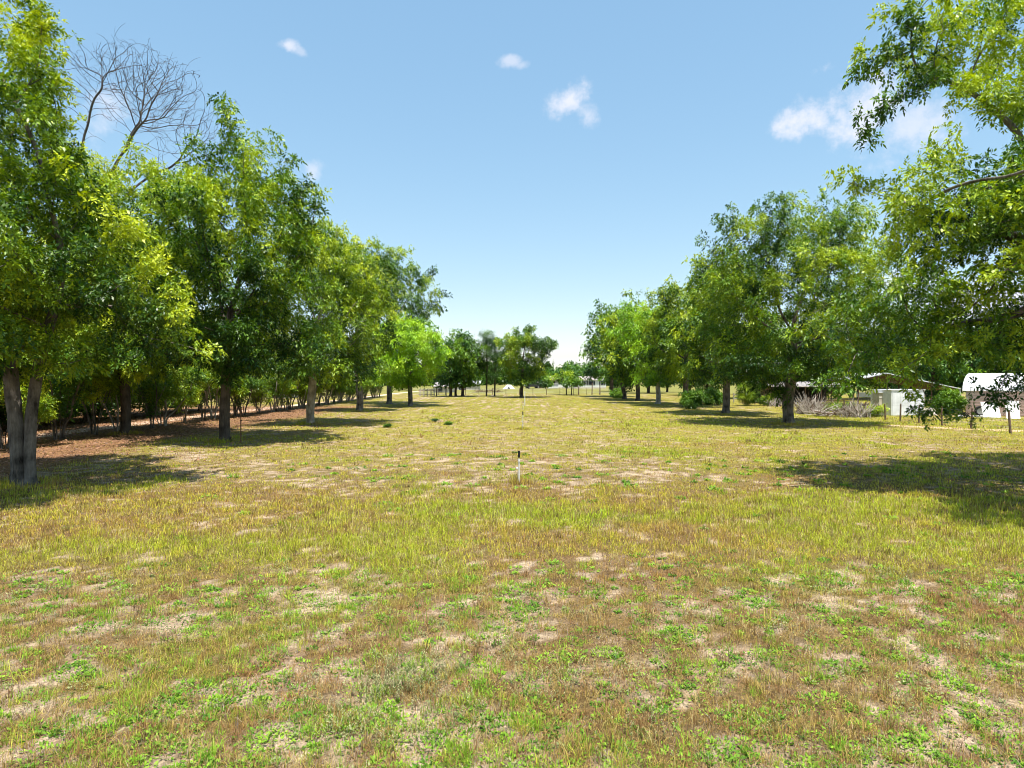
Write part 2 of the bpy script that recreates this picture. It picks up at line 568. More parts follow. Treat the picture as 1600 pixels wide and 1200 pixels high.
# nearest left tree: two stems grown together at the foot
def left_near():
    X, d = P(36, 757)
    rng = np.random.default_rng(1)
    att = blob_att(rng, (-1.2, 0.2, 8.6), (5.2, 5.2, 6.6), 120, 0.95, 3300, zlo=2.7, inner=0.14,
                   extra=[(2.9, 0.5, 4.6, 1.5), (3.6, -0.6, 5.2, 1.3), (2.2, -2.6, 5.6, 1.5), (4.0, 1.0, 4.0, 1.2), (1.0, -3.4, 4.6, 1.4), (-0.6, -3.0, 4.4, 1.3),
                          (3.6, 0.2, 6.6, 1.2), (0.9, -0.2, 12.4, 1.1), (1.2, 0.3, 10.6, 1.2), (-0.4, -1.4, 14.4, 1.2), (2.2, -0.5, 3.5, 0.9), (1.6, -4.6, 7.0, 1.3), (0.2, -5.2, 8.0, 1.4), (-1.2, -5.6, 6.5, 1.3), (2.6, -3.8, 6.0, 1.1), (0.8, -5.8, 9.4, 1.1), (-2.4, -5.6, 8.2, 1.3), (1.4, -3.8, 3.6, 1.0)])
    ppx = 800 + (att[:, 0] + X) / (att[:, 1] + d) * F; ppy = HY + (H - att[:, 2]) / (att[:, 1] + d) * F
    att = att[ppx < np.interp(ppy, [-200, 0, 100, 200, 260, 330, 450, 560], [50, 75, 100, 105, 135, 225, 280, 330])]   # its narrow lopsided top
    stems = [[(-0.14, 0, 0), (-0.20, 0, 1.6), (-0.42, 0.05, 3.5), (-1.1, 0, 5.6)],
             [(0.15, 0.04, 0), (0.13, 0.05, 1.0), (0.17, 0.1, 2.3), (0.42, 0.1, 3.6), (0.9, 0.2, 5.4)]]
    r = make_tree('pecan_tree', (X, d), stems, att, 0.185, T_NEAR, LEAF_YEL, BARK,
                  'tall double-stemmed tree nearest the camera at the left edge', 1, group=ROW_L, D=0.36, dk=0.62, per_node=2.0,
                  flare=1.5, flute=0.14, tone_mid=0.46, young=0.5, spread=0.26)
    return r
left_near()

# dead-topped tree behind it
def dead_top():
    X, d = P(195, 678)
    s = d / F
    rng = np.random.default_rng(2)
    att = blob_att(rng, (0.3, 0, 7.2), (5.6, 4.6, 5.4), 95, 0.95, 2400, zlo=2.2, inner=0.15, extra=[(-2.2, 0, 11.6, 1.3), (2.0, 0, 12.2, 1.2), (4.6, -0.4, 10.4, 1.3), (3.4, -1, 12.4, 0.9), (-1.6, -1.2, 13.2, 1.2), (0.6, -1.4, 12.6, 1.2), (1.8, -1.2, 13.4, 1.0), (-0.4, -1, 14.2, .9), (3.0, -1.0, 13.6, .9), (1.2, -1.2, 14.6, .8), (4.4, -.8, 12.6, .9)])
    stems = [[(0, 0, 0), (0.05, 0, 1.6), (-0.1, 0, 3.2), (-0.5, 0, 6.0)]]
    r = make_tree('pecan_tree', (X, d), stems, att, 0.24, T_MID, LEAF_YEL, BARK_BROWN,
                  'leafy tree with a bare dead top behind the nearest left tree', 2, D=0.40, dk=0.68, per_node=1.9, tone_mid=0.58, young=0.35, flute=0.12)
    # dead limbs, each a fan of bare twigs
    def q(px, py, dy=0.0):
        return ((px - 800) * s - X, dy, Z(py, d))
    limbs = [([q(118, 330), q(130, 235), q(146, 175), q(163, 120)], [(146, 175), (158, 120), (172, 80), (196, 100), (210, 50), (185, 140), (218, 62), (125, 92), (160, 62), (148, 48)]),
             ([q(150, 330), q(178, 250, .4), (*q(205, 185, .8)[:1], .8, q(205, 185)[2])], [(205, 150), (228, 110), (248, 124), (215, 90), (238, 84), (198, 110), (222, 140), (212, 160), (236, 150)]),
             ([q(160, 320), q(200, 250, -.6), q(240, 205, -.9)], [(262, 170), (280, 160), (256, 140), (268, 128), (288, 184), (270, 200), (296, 172)]),
             ([q(180, 320), q(215, 270, 1.0), q(260, 240, 1.3)], [(280, 215), (300, 205), (312, 190), (290, 250), (316, 215)])]
    VV = []; QQ = []; nv = 0
    for li, (st, targets) in enumerate(limbs):
        rg = np.random.default_rng(40 + li)
        A = []
        for (tx, ty) in targets:
            p = np.array(q(tx, ty, st[-1][1] + rg.normal(0, 0.6)))
            A.append(p + rg.normal(0, 1, (60, 3)) * np.array([0.8, 0.9, 0.75]))
        A = np.vstack(A); A = A[A[:, 2] < Z(72, d)]
        st = [tuple(v) for v in np.array(polyline(st, .7)) + np.vstack([[0, 0, 0], rg.normal(0, .07, (len(polyline(st, .7)) - 1, 3))])]
        pos, par = grow(rg, [st], A, D=0.19, dk=0.2, di=2.4, trop=0.10, jit=0.36, maxit=110, hdk=0.9)
        rad = radii(pos, par, 0.06, 0.0062)
        V, Q = tubes(pos, par, rad, rg, flare=1.0)
        VV.append(V); QQ.append(Q + nv); nv += len(V)
    link('dead_limbs', np_mesh('dead_limbs', np.vstack(VV), np.vstack(QQ), smooth=True), DEADWOOD, r)
    return r
dead_top()

crown_tree(350, 690, 205, 225, 512, 598, 'tall tree with upright spiry top shoots, second trunk in the left row', 3, leaf=LEAF, bark=BARK_BROWN, rb=0.30,
           natt=2900, nblob=95, br=0.95, depth_r=4.4, spires=2, group=ROW_L, spire_px=[(343, 163), (376, 168), (392, 190), (432, 186), (412, 215), (462, 232), (486, 268), (312, 205), (290, 235)], per_node=1.7, tone_mid=0.46, young=0.35,
           extra=[(-2.6, -2.2, 4.0, 1.3), (1.6, -2.5, 3.8, 1.2), (3.6, -1.0, 3.4, 1.1), (-3.4, 0, 5.0, 1.3), (4.4, -0.5, 4.6, 1.2), (2.6, 0, 12.2, 1.0)])
crown_tree(485, 663, 338, 395, 618, 600, 'rounded tree with a pale sunlit trunk in the left row', 4, leaf=LEAF_YEL, bark=BARK_PALE, rb=0.33, natt=2100, nblob=85, br=0.95,
           depth_r=4.6, spires=2, group=ROW_L, per_node=1.7, tone_mid=0.40, extra=[(3.0, -2.0, 3.0, 1.1), (-2.6, -2.4, 3.4, 1.2), (4.4, -0.5, 3.6, 1.0)])
crown_tree(562, 643, 352, 486, 612, 596, 'tall rounded tree with a grey trunk, fourth in the left row', 5, leaf=LEAF_YEL, rb=0.38, natt=1800, nblob=70, br=1.15, tmpl=T_FAR,
           spires=2, group=ROW_L, D=0.46, dk=0.8, tone_mid=0.34, per_node=1.6)
crown_tree(608, 631, 372, 540, 692, 560, 'tall dark green tree standing behind the lime green one', 6, leaf=LEAF, rb=0.40, natt=1700, nblob=66, br=1.2, tmpl=T_FAR,
           spires=3, group=ROW_L, D=0.5, dk=0.85, tone_mid=0.36, per_node=1.6)
crown_tree(641, 634.5, 470, 574, 698, 604, 'small rounded lime green tree at the far end of the left row', 7, leaf=LEAF_LIME, rb=0.32, natt=1300, nblob=36, br=1.5, tmpl=T_FAR,
           group=ROW_L, D=0.46, dk=0.8, tone_mid=0.5, per_node=2.0)

# trees at the far end of the field
FAR = 'trees at the far end of the field'
crown_tree(704, 619.6, 520, 678, 726, 607, 'dark green tree with low crown beside the pale far roof', 8, leaf=LEAF_DARK, bark=BARK_BROWN, rb=0.3, natt=700, nblob=26, br=1.5, tmpl=T_BACK,
           group=FAR, D=0.5, dk=0.85, per_node=1.8, tone_mid=0.5)
crown_tree(712, 619.2, 517, 690, 742, 606, 'dark green tree with the middle trunk of the far left cluster', 9, leaf=LEAF_DARK, bark=BARK_BROWN, rb=0.26, natt=700, nblob=26, br=1.5, tmpl=T_BACK,
           group=FAR, D=0.5, dk=0.85, per_node=1.8, tone_mid=0.45)
crown_tree(723, 619.4, 522, 702, 762, 605, 'dark green tree with the rightmost trunk of the far left cluster', 10, leaf=LEAF_DARK, bark=BARK_BROWN, rb=0.3, natt=800, nblob=28, br=1.6, tmpl=T_BACK,
           group=FAR, D=0.5, dk=0.85, per_node=1.8, tone_mid=0.55)
crown_tree(815, 621, 503, 774, 868, 601, 'lone rounded tree at the far end of the white marker posts', 11, leaf=LEAF, bark=BARK_BROWN, rb=0.34, natt=1400, nblob=40, br=1.35, tmpl=T_FAR,
           group=FAR, D=0.42, dk=0.75, per_node=1.8, tone_mid=0.40, spires=3)

# slender pines left of the lone tree
def pine(px, py, top, label, seed):
    X, d = P(px, py)
    rng = np.random.default_rng(seed)
    h = Z(top, d)
    A = []
    for i in range(20):
        z = h * rng.uniform(0.3, 1.0); q = (1.25 - z / h) * 2.6
        a = rng.uniform(0, 6.28)
        A.append(np.array([q * math.cos(a) * rng.uniform(.2, 1), q * math.sin(a), z]) + rng.normal(0, 0.45, (26, 3)) * np.array([1, 1, .5]))
    stems = [[(0, 0, 0), (0.1, 0, h * 0.5), (0, 0, h * 0.9)]]
    return make_tree('pine_tree', (X, d), stems, np.vstack(A), 0.13, T_NEEDLE, LEAF_DARK, BARK_BROWN, label, seed, group='slender pines left of the lone tree',
                     D=0.4, dk=0.55, per_node=3.2, droop=0.1, flare=1.2, leaf_r=0.05)
pine(760, 619.3, 522, 'slender pine with thin crown just right of the dark green cluster', 21)
pine(773, 619.0, 519, 'slender pine with thin crown touching the lone rounded tree', 22)

# right row
crown_tree(1233, 663.5, 300, 1088, 1416, 604, 'big vase-shaped tree with a stout forked trunk in the right row', 31, leaf=LEAF, bark=BARK, rb=0.42, natt=3900, nblob=115, br=1.05,
           fork=2.4, depth_r=5.4, spires=1, spire_px=[(1105, 345), (1135, 325), (1165, 318), (1200, 302), (1236, 300), (1268, 305), (1305, 312), (1345, 330), (1112, 385)], group=ROW_R, per_node=1.5, tone_mid=0.44, young=0.3, trop=0.1,
           extra=[(-3.2, -2.2, 4.0, 1.3), (-1.6, -3, 3.6, 1.1), (3.0, -2.4, 4.4, 1.2), (-4.6, -0.6, 4.6, 1.2), (4.6, 0, 4.2, 1.2), (5.2, -0.8, 5.6, 1.2), (2.7, -1.2, 2.7, .9), (3.7, -.6, 2.9, .9), (1.9, -1.8, 3.1, .8), (-2.8, -1.6, 2.7, .8), (-4.2, -.8, 2.9, .9), (-5.0, 0, 6.0, 1.2), (-4.2, -1.2, 8.2, 1.2), (4.8, -.6, 8.6, 1.2), (-4.8, 0, 11.4, 1.2), (-3.6, .5, 12.8, 1.1), (3.8, .3, 12.8, 1.2), (5.6, 0, 11.0, 1.3), (1.5, 0, 13.6, .9), (-1.5, 0, 13.4, .9)])
crown_tree(1134, 647, 392, 1052, 1228, 600, 'green tree with a straight bare trunk left of the forked tree', 32, leaf=LEAF, bark=BARK, rb=0.36, natt=1800, nblob=70, br=1.15, tmpl=T_FAR,
           group=ROW_R, D=0.44, dk=0.78, tone_mid=0.42, per_node=1.7, spires=2)
crown_tree(1071, 635.5, 418, 1000, 1146, 600, 'green tree whose foot is hidden by the low dark bush', 33, leaf=LEAF_YEL, bark=BARK_BROWN, rb=0.36, natt=1700, nblob=66, br=1.2, tmpl=T_FAR,
           group=ROW_R, D=0.48, dk=0.82, tone_mid=0.32, per_node=1.7, spires=2)
crown_tree(1028, 631, 452, 968, 1080, 602, 'bright green tree with a pale grey trunk in the right row', 34, leaf=LEAF_LIME, bark=BARK_PALE, rb=0.34, natt=1300, nblob=38, br=1.5, tmpl=T_FAR,
           group=ROW_R, D=0.5, dk=0.85, tone_mid=0.35, per_node=1.8)
crown_tree(997, 626, 455, 945, 1042, 602, 'dark-trunked green tree between the pale-trunked and far right row trees', 35, leaf=LEAF, bark=BARK_BROWN, rb=0.36, natt=1200, nblob=36, br=1.6, tmpl=T_BACK,
           group=ROW_R, D=0.5, dk=0.85, tone_mid=0.5, per_node=1.7, spires=2)
crown_tree(976, 624, 462, 928, 1020, 603, 'leaning green tree with low leaves, second from the far end of the right row', 36, leaf=LEAF, bark=BARK_BROWN, rb=0.36, natt=1100, nblob=34, br=1.6, tmpl=T_BACK,
           group=ROW_R, D=0.52, dk=0.9, tone_mid=0.45, per_node=1.7, lean=-0.3)
crown_tree(956, 620, 472, 908, 1000, 602, 'dark green tree nearest the white house, last of the right row', 37, leaf=LEAF_DARK, bark=BARK_BROWN, rb=0.36, natt=1200, nblob=36, br=1.5, tmpl=T_BACK,
           group=ROW_R, D=0.5, dk=0.85, tone_mid=0.62, per_node=1.8, spires=4)

# nearest right tree: trunk outside the picture, limbs reach in
def right_near():
    X, d = 17.6, 18.2
    rng = np.random.default_rng(51)
    def q(px, py, dd=None):
        dd = d if dd is None else dd
        return ((px - 800) * dd / F - X, dd - d, Z(py, dd))
    ex = []
    def pxblob(px, py, r, dd=18.0):
        a = q(px, py, dd); ex.append((a[0], a[1], a[2], r))
    # upper limb, open and sunlit
    for px, py, r in [(1350, 85, .55), (1385, 110, .5), (1395, 60, .5), (1410, 30, .6), (1440, 75, .7), (1450, 15, .7), (1475, 45, .7), (1490, 95, .8), (1515, 20, .8), (1540, 70, .8),
                      (1570, 30, .9), (1585, 100, .9), (1530, 130, .6), (1395, 170, .4), (1365, 180, .35), (1355, 215, .4), (1430, 150, .5), (1545, 165, .7), (1590, 170, .7)]:
        pxblob(px, py, r, 18.0 + rng.uniform(-1.6, 1.6))
    # middle mass
    for px, py, r in [(1300, 275, .3), (1325, 300, .4), (1360, 315, .5), (1400, 320, .6), (1440, 290, .6), (1450, 340, .7), (1480, 260, .7), (1490, 320, .9), (1520, 285, .9), (1550, 330, 1.0),
                      (1580, 260, 1.0), (1590, 350, 1.1), (1460, 385, .7), (1510, 370, .8), (1550, 400, .9), (1420, 360, .5), (1470, 230, .5), (1590, 420, .8), (1430, 410, .5), (1400, 350, .6), (1415, 440, .6), (1395, 470, .5), (1385, 420, .5), (1450, 445, .7), (1500, 300, 1.0), (1530, 350, 1.1), (1560, 300, 1.1), (1480, 420, .8), (1530, 440, .9), (1570, 450, .9), (1470, 350, .9), (1585, 310, 1.2)]:
        pxblob(px, py, r, 17.5 + rng.uniform(-2.2, 2.2))
    # low drooping boughs
    for px, py, r in [(1400, 500, .5), (1440, 480, .5), (1430, 540, .6), (1410, 575, .5), (1425, 610, .45), (1430, 640, .3), (1470, 520, .6), (1520, 500, .8), (1560, 520, .9), (1590, 480, .8), (1540, 540, .9), (1480, 480, .8), (1500, 530, .8), (1580, 530, 1.0), (1450, 510, .7),
                      (1500, 560, .5), (1370, 560, .4), (1470, 640, .28), (1490, 652, .28), (1560, 560, .7), (1590, 560, .7), (1565, 610, .4), (1590, 600, .5), (1550, 622, .25), (1380, 600, .35), (1330, 470, .4), (1350, 520, .45), (1310, 545, .35), (1295, 590, .3), (1300, 612, .25), (1340, 575, .3), (1360, 420, .4), (1395, 385, .4)]:
        pxblob(px, py, r, 17.5 + rng.uniform(-1.6, 1.6))
    for x, y, z, r_ in [(12.2, 12.8, 8, 1.2), (14, 11.2, 8, 1.3), (13.2, 14, 9, 1.2), (16, 10.6, 8, 1.3), (11.7, 13.9, 7, .9), (17, 12.4, 9, 1.4), (15, 12.6, 6.4, 1.2), (18.5, 11, 7.5, 1.3), (14.6, 9.6, 6.6, 1.1), (13.3, 12, 5.6, .9)]:
        ex.append((x - X, y - d, z, r_))
    for x, y, z, r_ in [(9.4, 19.2, 4.4, .8), (10.6, 20.2, 4.8, .9), (8.6, 19.8, 4.3, .5), (10.6, 11.8, 7, .9), (11.8, 10.6, 7, 1.0), (10.9, 12.6, 6, .7)]:
        ex.append((x - X, y - d, z, r_))
    # the part outside the frame
    att = blob_att(rng, (2.4, 0, 8.2), (6.4, 6.4, 5.6), 40, 1.2, 5600, zlo=1.2, inner=0.08, extra=ex)
    keepx = att[:, 0] + X
    stems = [[(0, 0, 0), (-0.1, 0, 1.6), (-0.3, 0, 3.0), (-0.6, 0, 4.6)],
             [(-0.3, 0, 3.0), q(1640, 330), q(1590, 208), q(1535, 160), q(1490, 130), q(1440, 122)],
             [(-0.2, 0, 2.6), q(1660, 420), q(1590, 372), q(1500, 345), q(1420, 318)],
             [(-0.1, 0, 2.2), q(1640, 470), q(1560, 500), q(1480, 508), q(1425, 545)],
             [(0.2, 0, 3.0), (1.8, 0.8, 6.0), (3.0, 1.0, 9.0)]]
    return make_tree('pecan_tree', (X, d), stems, att, 0.28, T_NEAR, LEAF, BARK, 'tall open tree at the right edge with limbs reaching into the picture', 51,
                     group=ROW_R, D=0.34, dk=0.5, per_node=1.25, tone_mid=0.42, young=0.5, spread=0.22, droop=0.45, trop=0.03, di=2.6)
right_near()

# ------------------------------------------------------------------ hedge row of bare-legged shrubs at the left
def shrub(seed, h=3.4, rw=1.5, leaf=LEAF):
    rng = np.random.default_rng(seed)
    stems = []
    n = 8
    for i in range(n):
        a = 6.28 * i / n + rng.uniform(-.5, .5); q = rng.uniform(.25, 1.0)
        b = (0.14 * math.cos(a), 0.14 * math.sin(a), -0.03)
        j = lambda: rng.normal(0, .07)
        stems.append([b, (q * .22 * math.cos(a) + j(), q * .22 * math.sin(a) + j(), h * .13), (q * 0.5 * math.cos(a) + j(), q * 0.5 * math.sin(a) + j(), h * 0.27),
                      (q * .7 * math.cos(a) + j(), q * .7 * math.sin(a) + j(), h * .40), (q * math.cos(a) + j(), q * math.sin(a) + j(), h * 0.52)])
    att = blob_att(rng, (0, 0, h * 0.76), (rw, rw, h * 0.30), 18, 0.55, 620, zlo=h * 0.42)
    return make_tree('crepe_shrub', (0, 0), stems, att, 0.045, T_SHRUB, leaf, BARK_PALE if seed % 2 else BARK, None, seed, cat='shrub',
                     group='bare-legged shrubs in the left hedge row', D=0.22, dk=0.36, per_node=2.0, leaf_r=0.02, r_tip=0.006, flare=1.0, flute=0, tone_mid=0.42, spread=0.12, young=0.3)
HEDGE_LABELS = ['bare-legged shrub with many thin stems and a leafy top in the left hedge row']
protos = [shrub(61, 3.3), shrub(62, 3.9, 1.7, LEAF_YEL), shrub(63, 2.9, 1.3), shrub(64, 3.6, 1.6, LEAF_DARK)]
hy = [24.5, 27, 29.2, 31, 33.4, 35.2, 38, 39.6, 42, 44.5, 46.6, 49.5, 51.5, 54.2, 57, 59.5, 62.2, 64.8, 67.5, 70.4, 73, 76, 79, 82, 85, 88.5, 92, 96, 100, 48, 53, 55.6, 58.4, 60.8, 63.5, 66, 69, 71.8, 74.5, 77.4, 80.6, 83.5, 86.7, 90, 94, 98]
for i, y in enumerate(hy):
    o = protos[i] if i < 4 else copy_tree(protos[(i * 7 + i // 4) % 4])
    o.location = (-21.5 + 0.012 * (y - 30) + rnd.uniform(-.5, .5), y, 0)
    o.rotation_euler.z = rnd.uniform(0, 6.28)
    s = rnd.uniform(0.7, 1.22); o.scale = (s * rnd.uniform(.85, 1.2), s, s * rnd.uniform(.85, 1.15))
    o['label'] = HEDGE_LABELS[0]

# woods behind the hedge, trees of their own
def wood_tree(seed, h, r, leaf, low=1.2):
    rng = np.random.default_rng(seed)
    att = blob_att(rng, (0, 0, low + (h - low) * 0.5), (r, r, (h - low) * 0.52), 34, 1.5, 1150, zlo=low)
    return make_tree('woodland_tree', (0, 0), [[(0, 0, 0), (0.1, 0, low), (0, 0.1, h * 0.4)]], att, 0.26, T_BACK, leaf, BARK_BROWN, None, seed,
                     D=0.5, dk=0.8, per_node=1.7, flare=1.3, tone_mid=0.42)
wp = [wood_tree(71, 10.5, 4.2, LEAF_DARK, 0.5), wood_tree(72, 12.5, 4.6, LEAF, .6), wood_tree(73, 9, 3.8, LEAF_DARK, 0.4), wood_tree(74, 13.5, 4.8, LEAF_DARK, 0.8)]
LW = 'woodland trees behind the left hedge row'
RW = 'trees behind the sheds on the right'
BW = 'trees far beyond the left hedge row'
CW = 'trees beyond the fence at the right end of the row'
TH = 'thicket trees along the left path'
wl = {TH: 'low dark thicket tree crowding the far side of the left path', LW: 'dark leafy woodland tree in the shade behind the left hedge row', RW: 'leafy green tree behind the pale sheds on the right',
      BW: 'leafy tree on the far lawn beyond the left hedge row', CW: 'dark leafy tree beyond the right row of trees'}
spots = [(-29.5, 24, LW), (-33, 27, LW), (-30.5, 30.5, LW), (-36, 33, LW), (-31.5, 36.5, LW), (-38, 40, LW), (-32.5, 43, LW), (-37, 47.5, LW), (-33.5, 52, LW), (-40, 55, LW), (-44, 36, LW), (-45, 48, LW),
         (-36, 20, LW), (-43, 27, LW),
         (-58, 92, BW), (-66, 104, BW), (-50, 118, BW), (-42, 128, BW), (-60, 130, BW), (-34, 150, BW), (-76, 110, BW), (-72, 90, BW), (-48, 100, BW), (-26, 152, BW), (-44, 112, BW), (-38, 104, BW), (-31, 112, BW), (-55, 84, BW), (-60, 76, BW), (-52, 68, LW), (-47, 60, LW), (-19, 158, BW),
         (46, 70, RW), (53, 74, RW), (60, 72, RW), (40, 82, RW), (49, 84, RW), (58, 60, RW), (66, 66, RW), (33, 90, RW), (63, 82, RW), (70, 76, RW), (44, 92, RW), (54, 92, RW), (56, 66, RW), (37, 94, RW), (64, 58, RW),
         *[(-28.3 + 1.6 * ((q * 7) % 5) / 5 - .8, 21.5 + 2.3 * q, TH) for q in range(17)], (30, 108, CW), (36, 118, CW), (26, 122, CW), (43, 112, CW), (22, 134, CW), (32, 132, CW), (50, 108, CW)]
for i, (x, y, g) in enumerate(spots):
    k = (i * 5 + i // 3) % 4
    o = wp[i] if i < 4 else copy_tree(wp[k])
    o.location = (x, y, 0)
    o.rotation_euler.z = rnd.uniform(0, 6.28)
    s = rnd.uniform(0.8, 1.12) * (0.62 if g == TH else 1.0); o.scale = (s, s, s * rnd.uniform(.9, 1.08))
    tag(o, wl[g], 'tree', g)
# ------------------------------------------------------------------ ground fields
def fields(x, y):
    """bare soil, green, reddish dry, leaf litter: all 0..1, in metres on the ground"""
    n1 = fbm(x * 0.42, y * 0.42, 3, 4)
    n2 = fbm(x * 2.5 + 5, y * 2.7, 13, 4)
    n3 = fbm(x * 0.13, y * 0.13, 23, 3)
    n4 = fbm(x * 1.15 + 31, y * 1.3, 33, 4)
    n5 = fbm(x * 6.0, y * 6.0, 43, 3)
    near = 1 - sst(8.6, 10.8, y + 1.6 * (n1 - .5))
    band = sst(9.4, 11.5, y + 2 * (n1 - .5)) * (1 - sst(15.5, 18.5, y + 3 * (n3 - .5)))
    mid = sst(16.5, 19, y) * (1 - sst(30, 40, y))
    bias = 0.03 * near - 0.13 * band + 0.015 * mid * (1 - sst(2, 8, x)) - 0.035 * sst(20, 27, y) - 0.07 * sst(3, 9, x) * (1 - near) \
        + 0.03 * near * (1 - sst(-2.5, -0.5, x)) - 0.05 * near * sst(2.2, 4.2, x)
    bare = 0.95 * sst(0.482, 0.575, 0.06 * n1 + 0.34 * n2 + 0.22 * n4 + 0.38 * n5 + 0.62 * bias)
    pale = sst(0.53, 0.64, 0.45 * n2 + 0.15 * n4 + 0.4 * n5 + bias * 0.3) * bare
    green = sst(0.45, 0.62, 0.6 * fbm(x * 0.5 + 50, y * 0.5, 53, 3) + 0.4 * n3 + 0.05 * band - 0.05 * near)
    g2 = 0.9 * np.exp(-(((x - 0.1) / 1.9) ** 2 + ((y - 14.2) / 1.1) ** 2)) + 0.75 * np.exp(-(((x - 4.3) / 1.3) ** 2 + ((y - 9.6) / 0.9) ** 2)) \
        + 0.9 * np.exp(-(((x - 5.4) / 2.4) ** 2 + ((y - 26) / 2.2) ** 2)) + 0.6 * np.exp(-(((x - 13.5) / 2.6) ** 2 + ((y - 30.5) / 1.2) ** 2))
    green = np.clip(green * 0.8 + g2 * (0.6 + 0.8 * n4), 0, 1)
    red = sst(0.5, 0.64, 0.55 * fbm(x * 0.6 + 90, y * 0.6, 63, 3) + 0.45 * n2) * (0.85 - 0.25 * sst(30, 60, y))
    # leaf litter on the left under the trees, towards the path
    lit = sst(-14.6, -17.5, x + 2.2 * (n3 - .5) + 1.2 * (n2 - .5)) * (1 - sst(58, 78, y)) * sst(14, 19, y)
    # packed shade soil below each row
    under = (bump(x, -13.6, 3.6) + bump(x, 16.8, 3.8)) * sst(12, 17, y) * (1 - sst(95, 110, y)) * (0.35 + 0.75 * n1)
    bare = np.clip(bare + 0.55 * under * sst(.40, .60, n2), 0, 1) * (1 - 0.5 * lit)
    bare = bare * (1 - 0.55 * np.clip(g2, 0, 1))
    return bare, pale, green, red, lit, near, band, n2, n4

def mixc(a, b, t):
    return a * (1 - t[..., None]) + np.array(b)[None] * t[..., None]

def soil_colour(x, y):
    bare, pale, green, red, lit, near, band, n2, n4 = fields(x, y)
    far = sst(14, 34, y)
    c = np.tile(np.array([0.15, 0.105, 0.045]), (len(x), 1))
    c = mixc(c, (0.14, 0.145, 0.025), green * 0.8)
    c = mixc(c, (0.17, 0.095, 0.05), red * 0.55)
    c = mixc(c, (0.29, 0.275, 0.05), far * 0.62 * (1 - red * .5))
    c = mixc(c, (0.25, 0.18, 0.12), bare * 0.8)
    c = mixc(c, (0.42, 0.335, 0.24), pale * 0.8)
    c = mixc(c, (0.22, 0.115, 0.065), lit * 0.85)
    c = mixc(c, (0.20, 0.20, 0.06), sst(112, 125, y) * 0.85)
    return c * (0.86 + 0.28 * n4)[:, None]

def ground_h(x, y):
    a = (1 - sst(18, 30, np.abs(y))) * (1 - sst(9, 13, np.abs(x)))
    return a * 0.07 * (fbm(x * 0.9, y * 0.9, 77, 3) - 0.5)

def axis(lo, hi, step, far, g=1.18):
    a = list(np.arange(lo, hi + 1e-6, step))
    s = step
    while a[-1] < far:
        s *= g; a.append(a[-1] + s)
    b = [lo]; s = step
    while b[-1] > -far:
        s *= g; b.append(b[-1] - s)
    return np.array(b[1:][::-1] + a)

gx = axis(-26, 26, 0.14, 1800); gy = axis(2.5, 34, 0.14, 1800, 1.07)
GX, GY = np.meshgrid(gx, gy)
X1, Y1 = GX.ravel(), GY.ravel()
V = np.stack([X1, Y1, ground_h(X1, Y1)], 1)
nx, ny = len(gx), len(gy)
i = np.arange(ny - 1)[:, None] * nx; j = np.arange(nx - 1)[None]
a = (i + j).ravel()
Q = np.stack([a, a + 1, a + nx + 1, a + nx], 1)
C = np.concatenate([soil_colour(X1, Y1), np.ones((len(X1), 1))], 1)
GROUND = ground_mat()
tag(link('ground', np_mesh('ground', V, Q, {'col': ('FLOAT_COLOR', 'POINT', C)}, smooth=True), GROUND), kind='structure')

# sandy tracks: left behind the hedge, right along the fence
def track(name, pts, wid, c, seed):
    rng = np.random.default_rng(seed)
    pl = np.array(polyline([(p[0], p[1], 0) for p in pts], 0.8))
    t = np.gradient(pl, axis=0); t /= np.linalg.norm(t, axis=1)[:, None]
    nrm = np.stack([-t[:, 1], t[:, 0], 0 * t[:, 0]], 1)
    k = 7; rows = []
    s = np.arange(len(pl)) * 0.8
    for q in range(k):
        f = q / (k - 1) * 2 - 1
        w = wid / 2 * (1 + 0.55 * (fbm(s * 0.5, s * 0 + q * 0.4, seed, 3) - .5) * (abs(f) > .5))
        rows.append(pl + nrm * (f * w)[:, None] + np.array([0, 0, 0.006]))
    V = np.stack(rows, 1).reshape(-1, 3)
    i = np.arange(len(pl) - 1)[:, None] * k; j = np.arange(k - 1)[None]
    a = (i + j).ravel()
    Q = np.stack([a, a + 1, a + k + 1, a + k], 1)
    cc = np.array(c)[None] * (0.82 + 0.4 * fbm(V[:, 0] * .8, V[:, 1] * .8, seed + 3, 3))[:, None]
    C = np.concatenate([cc, np.ones((len(V), 1))], 1)
    tag(link(name, np_mesh(name, V, Q, {'col': ('FLOAT_COLOR', 'POINT', C)}), GROUND), kind='structure')
track('dirt_path', [(-24.2, 14), (-24.4, 40), (-24.0, 62), (-22.8, 80), (-22.0, 120), (-20, 150)], 1.7, (0.58, 0.43, 0.32), 5)
track('sandy_track', [(23.5, 40), (27.0, 36.8), (31.5, 34), (40, 31), (50, 30)], 1.5, (0.55, 0.40, 0.27), 6)

# ------------------------------------------------------------------ grass, weeds and straw (nobody could count them)
def sample_ground(n, rng, d0=3.6, d1=95, p=2.0, margin=2.5):
    """n points, density falling as distance**-p"""
    u = rng.uniform(0, 1, n)
    e = 2 - p
    if abs(e) < 1e-6:
        y = d0 * (d1 / d0) ** u
    else:
        y = (d0 ** e + u * (d1 ** e - d0 ** e)) ** (1 / e)
    x = (rng.uniform(-1, 1, n)) * (0.84 * y + margin)
    return x, y

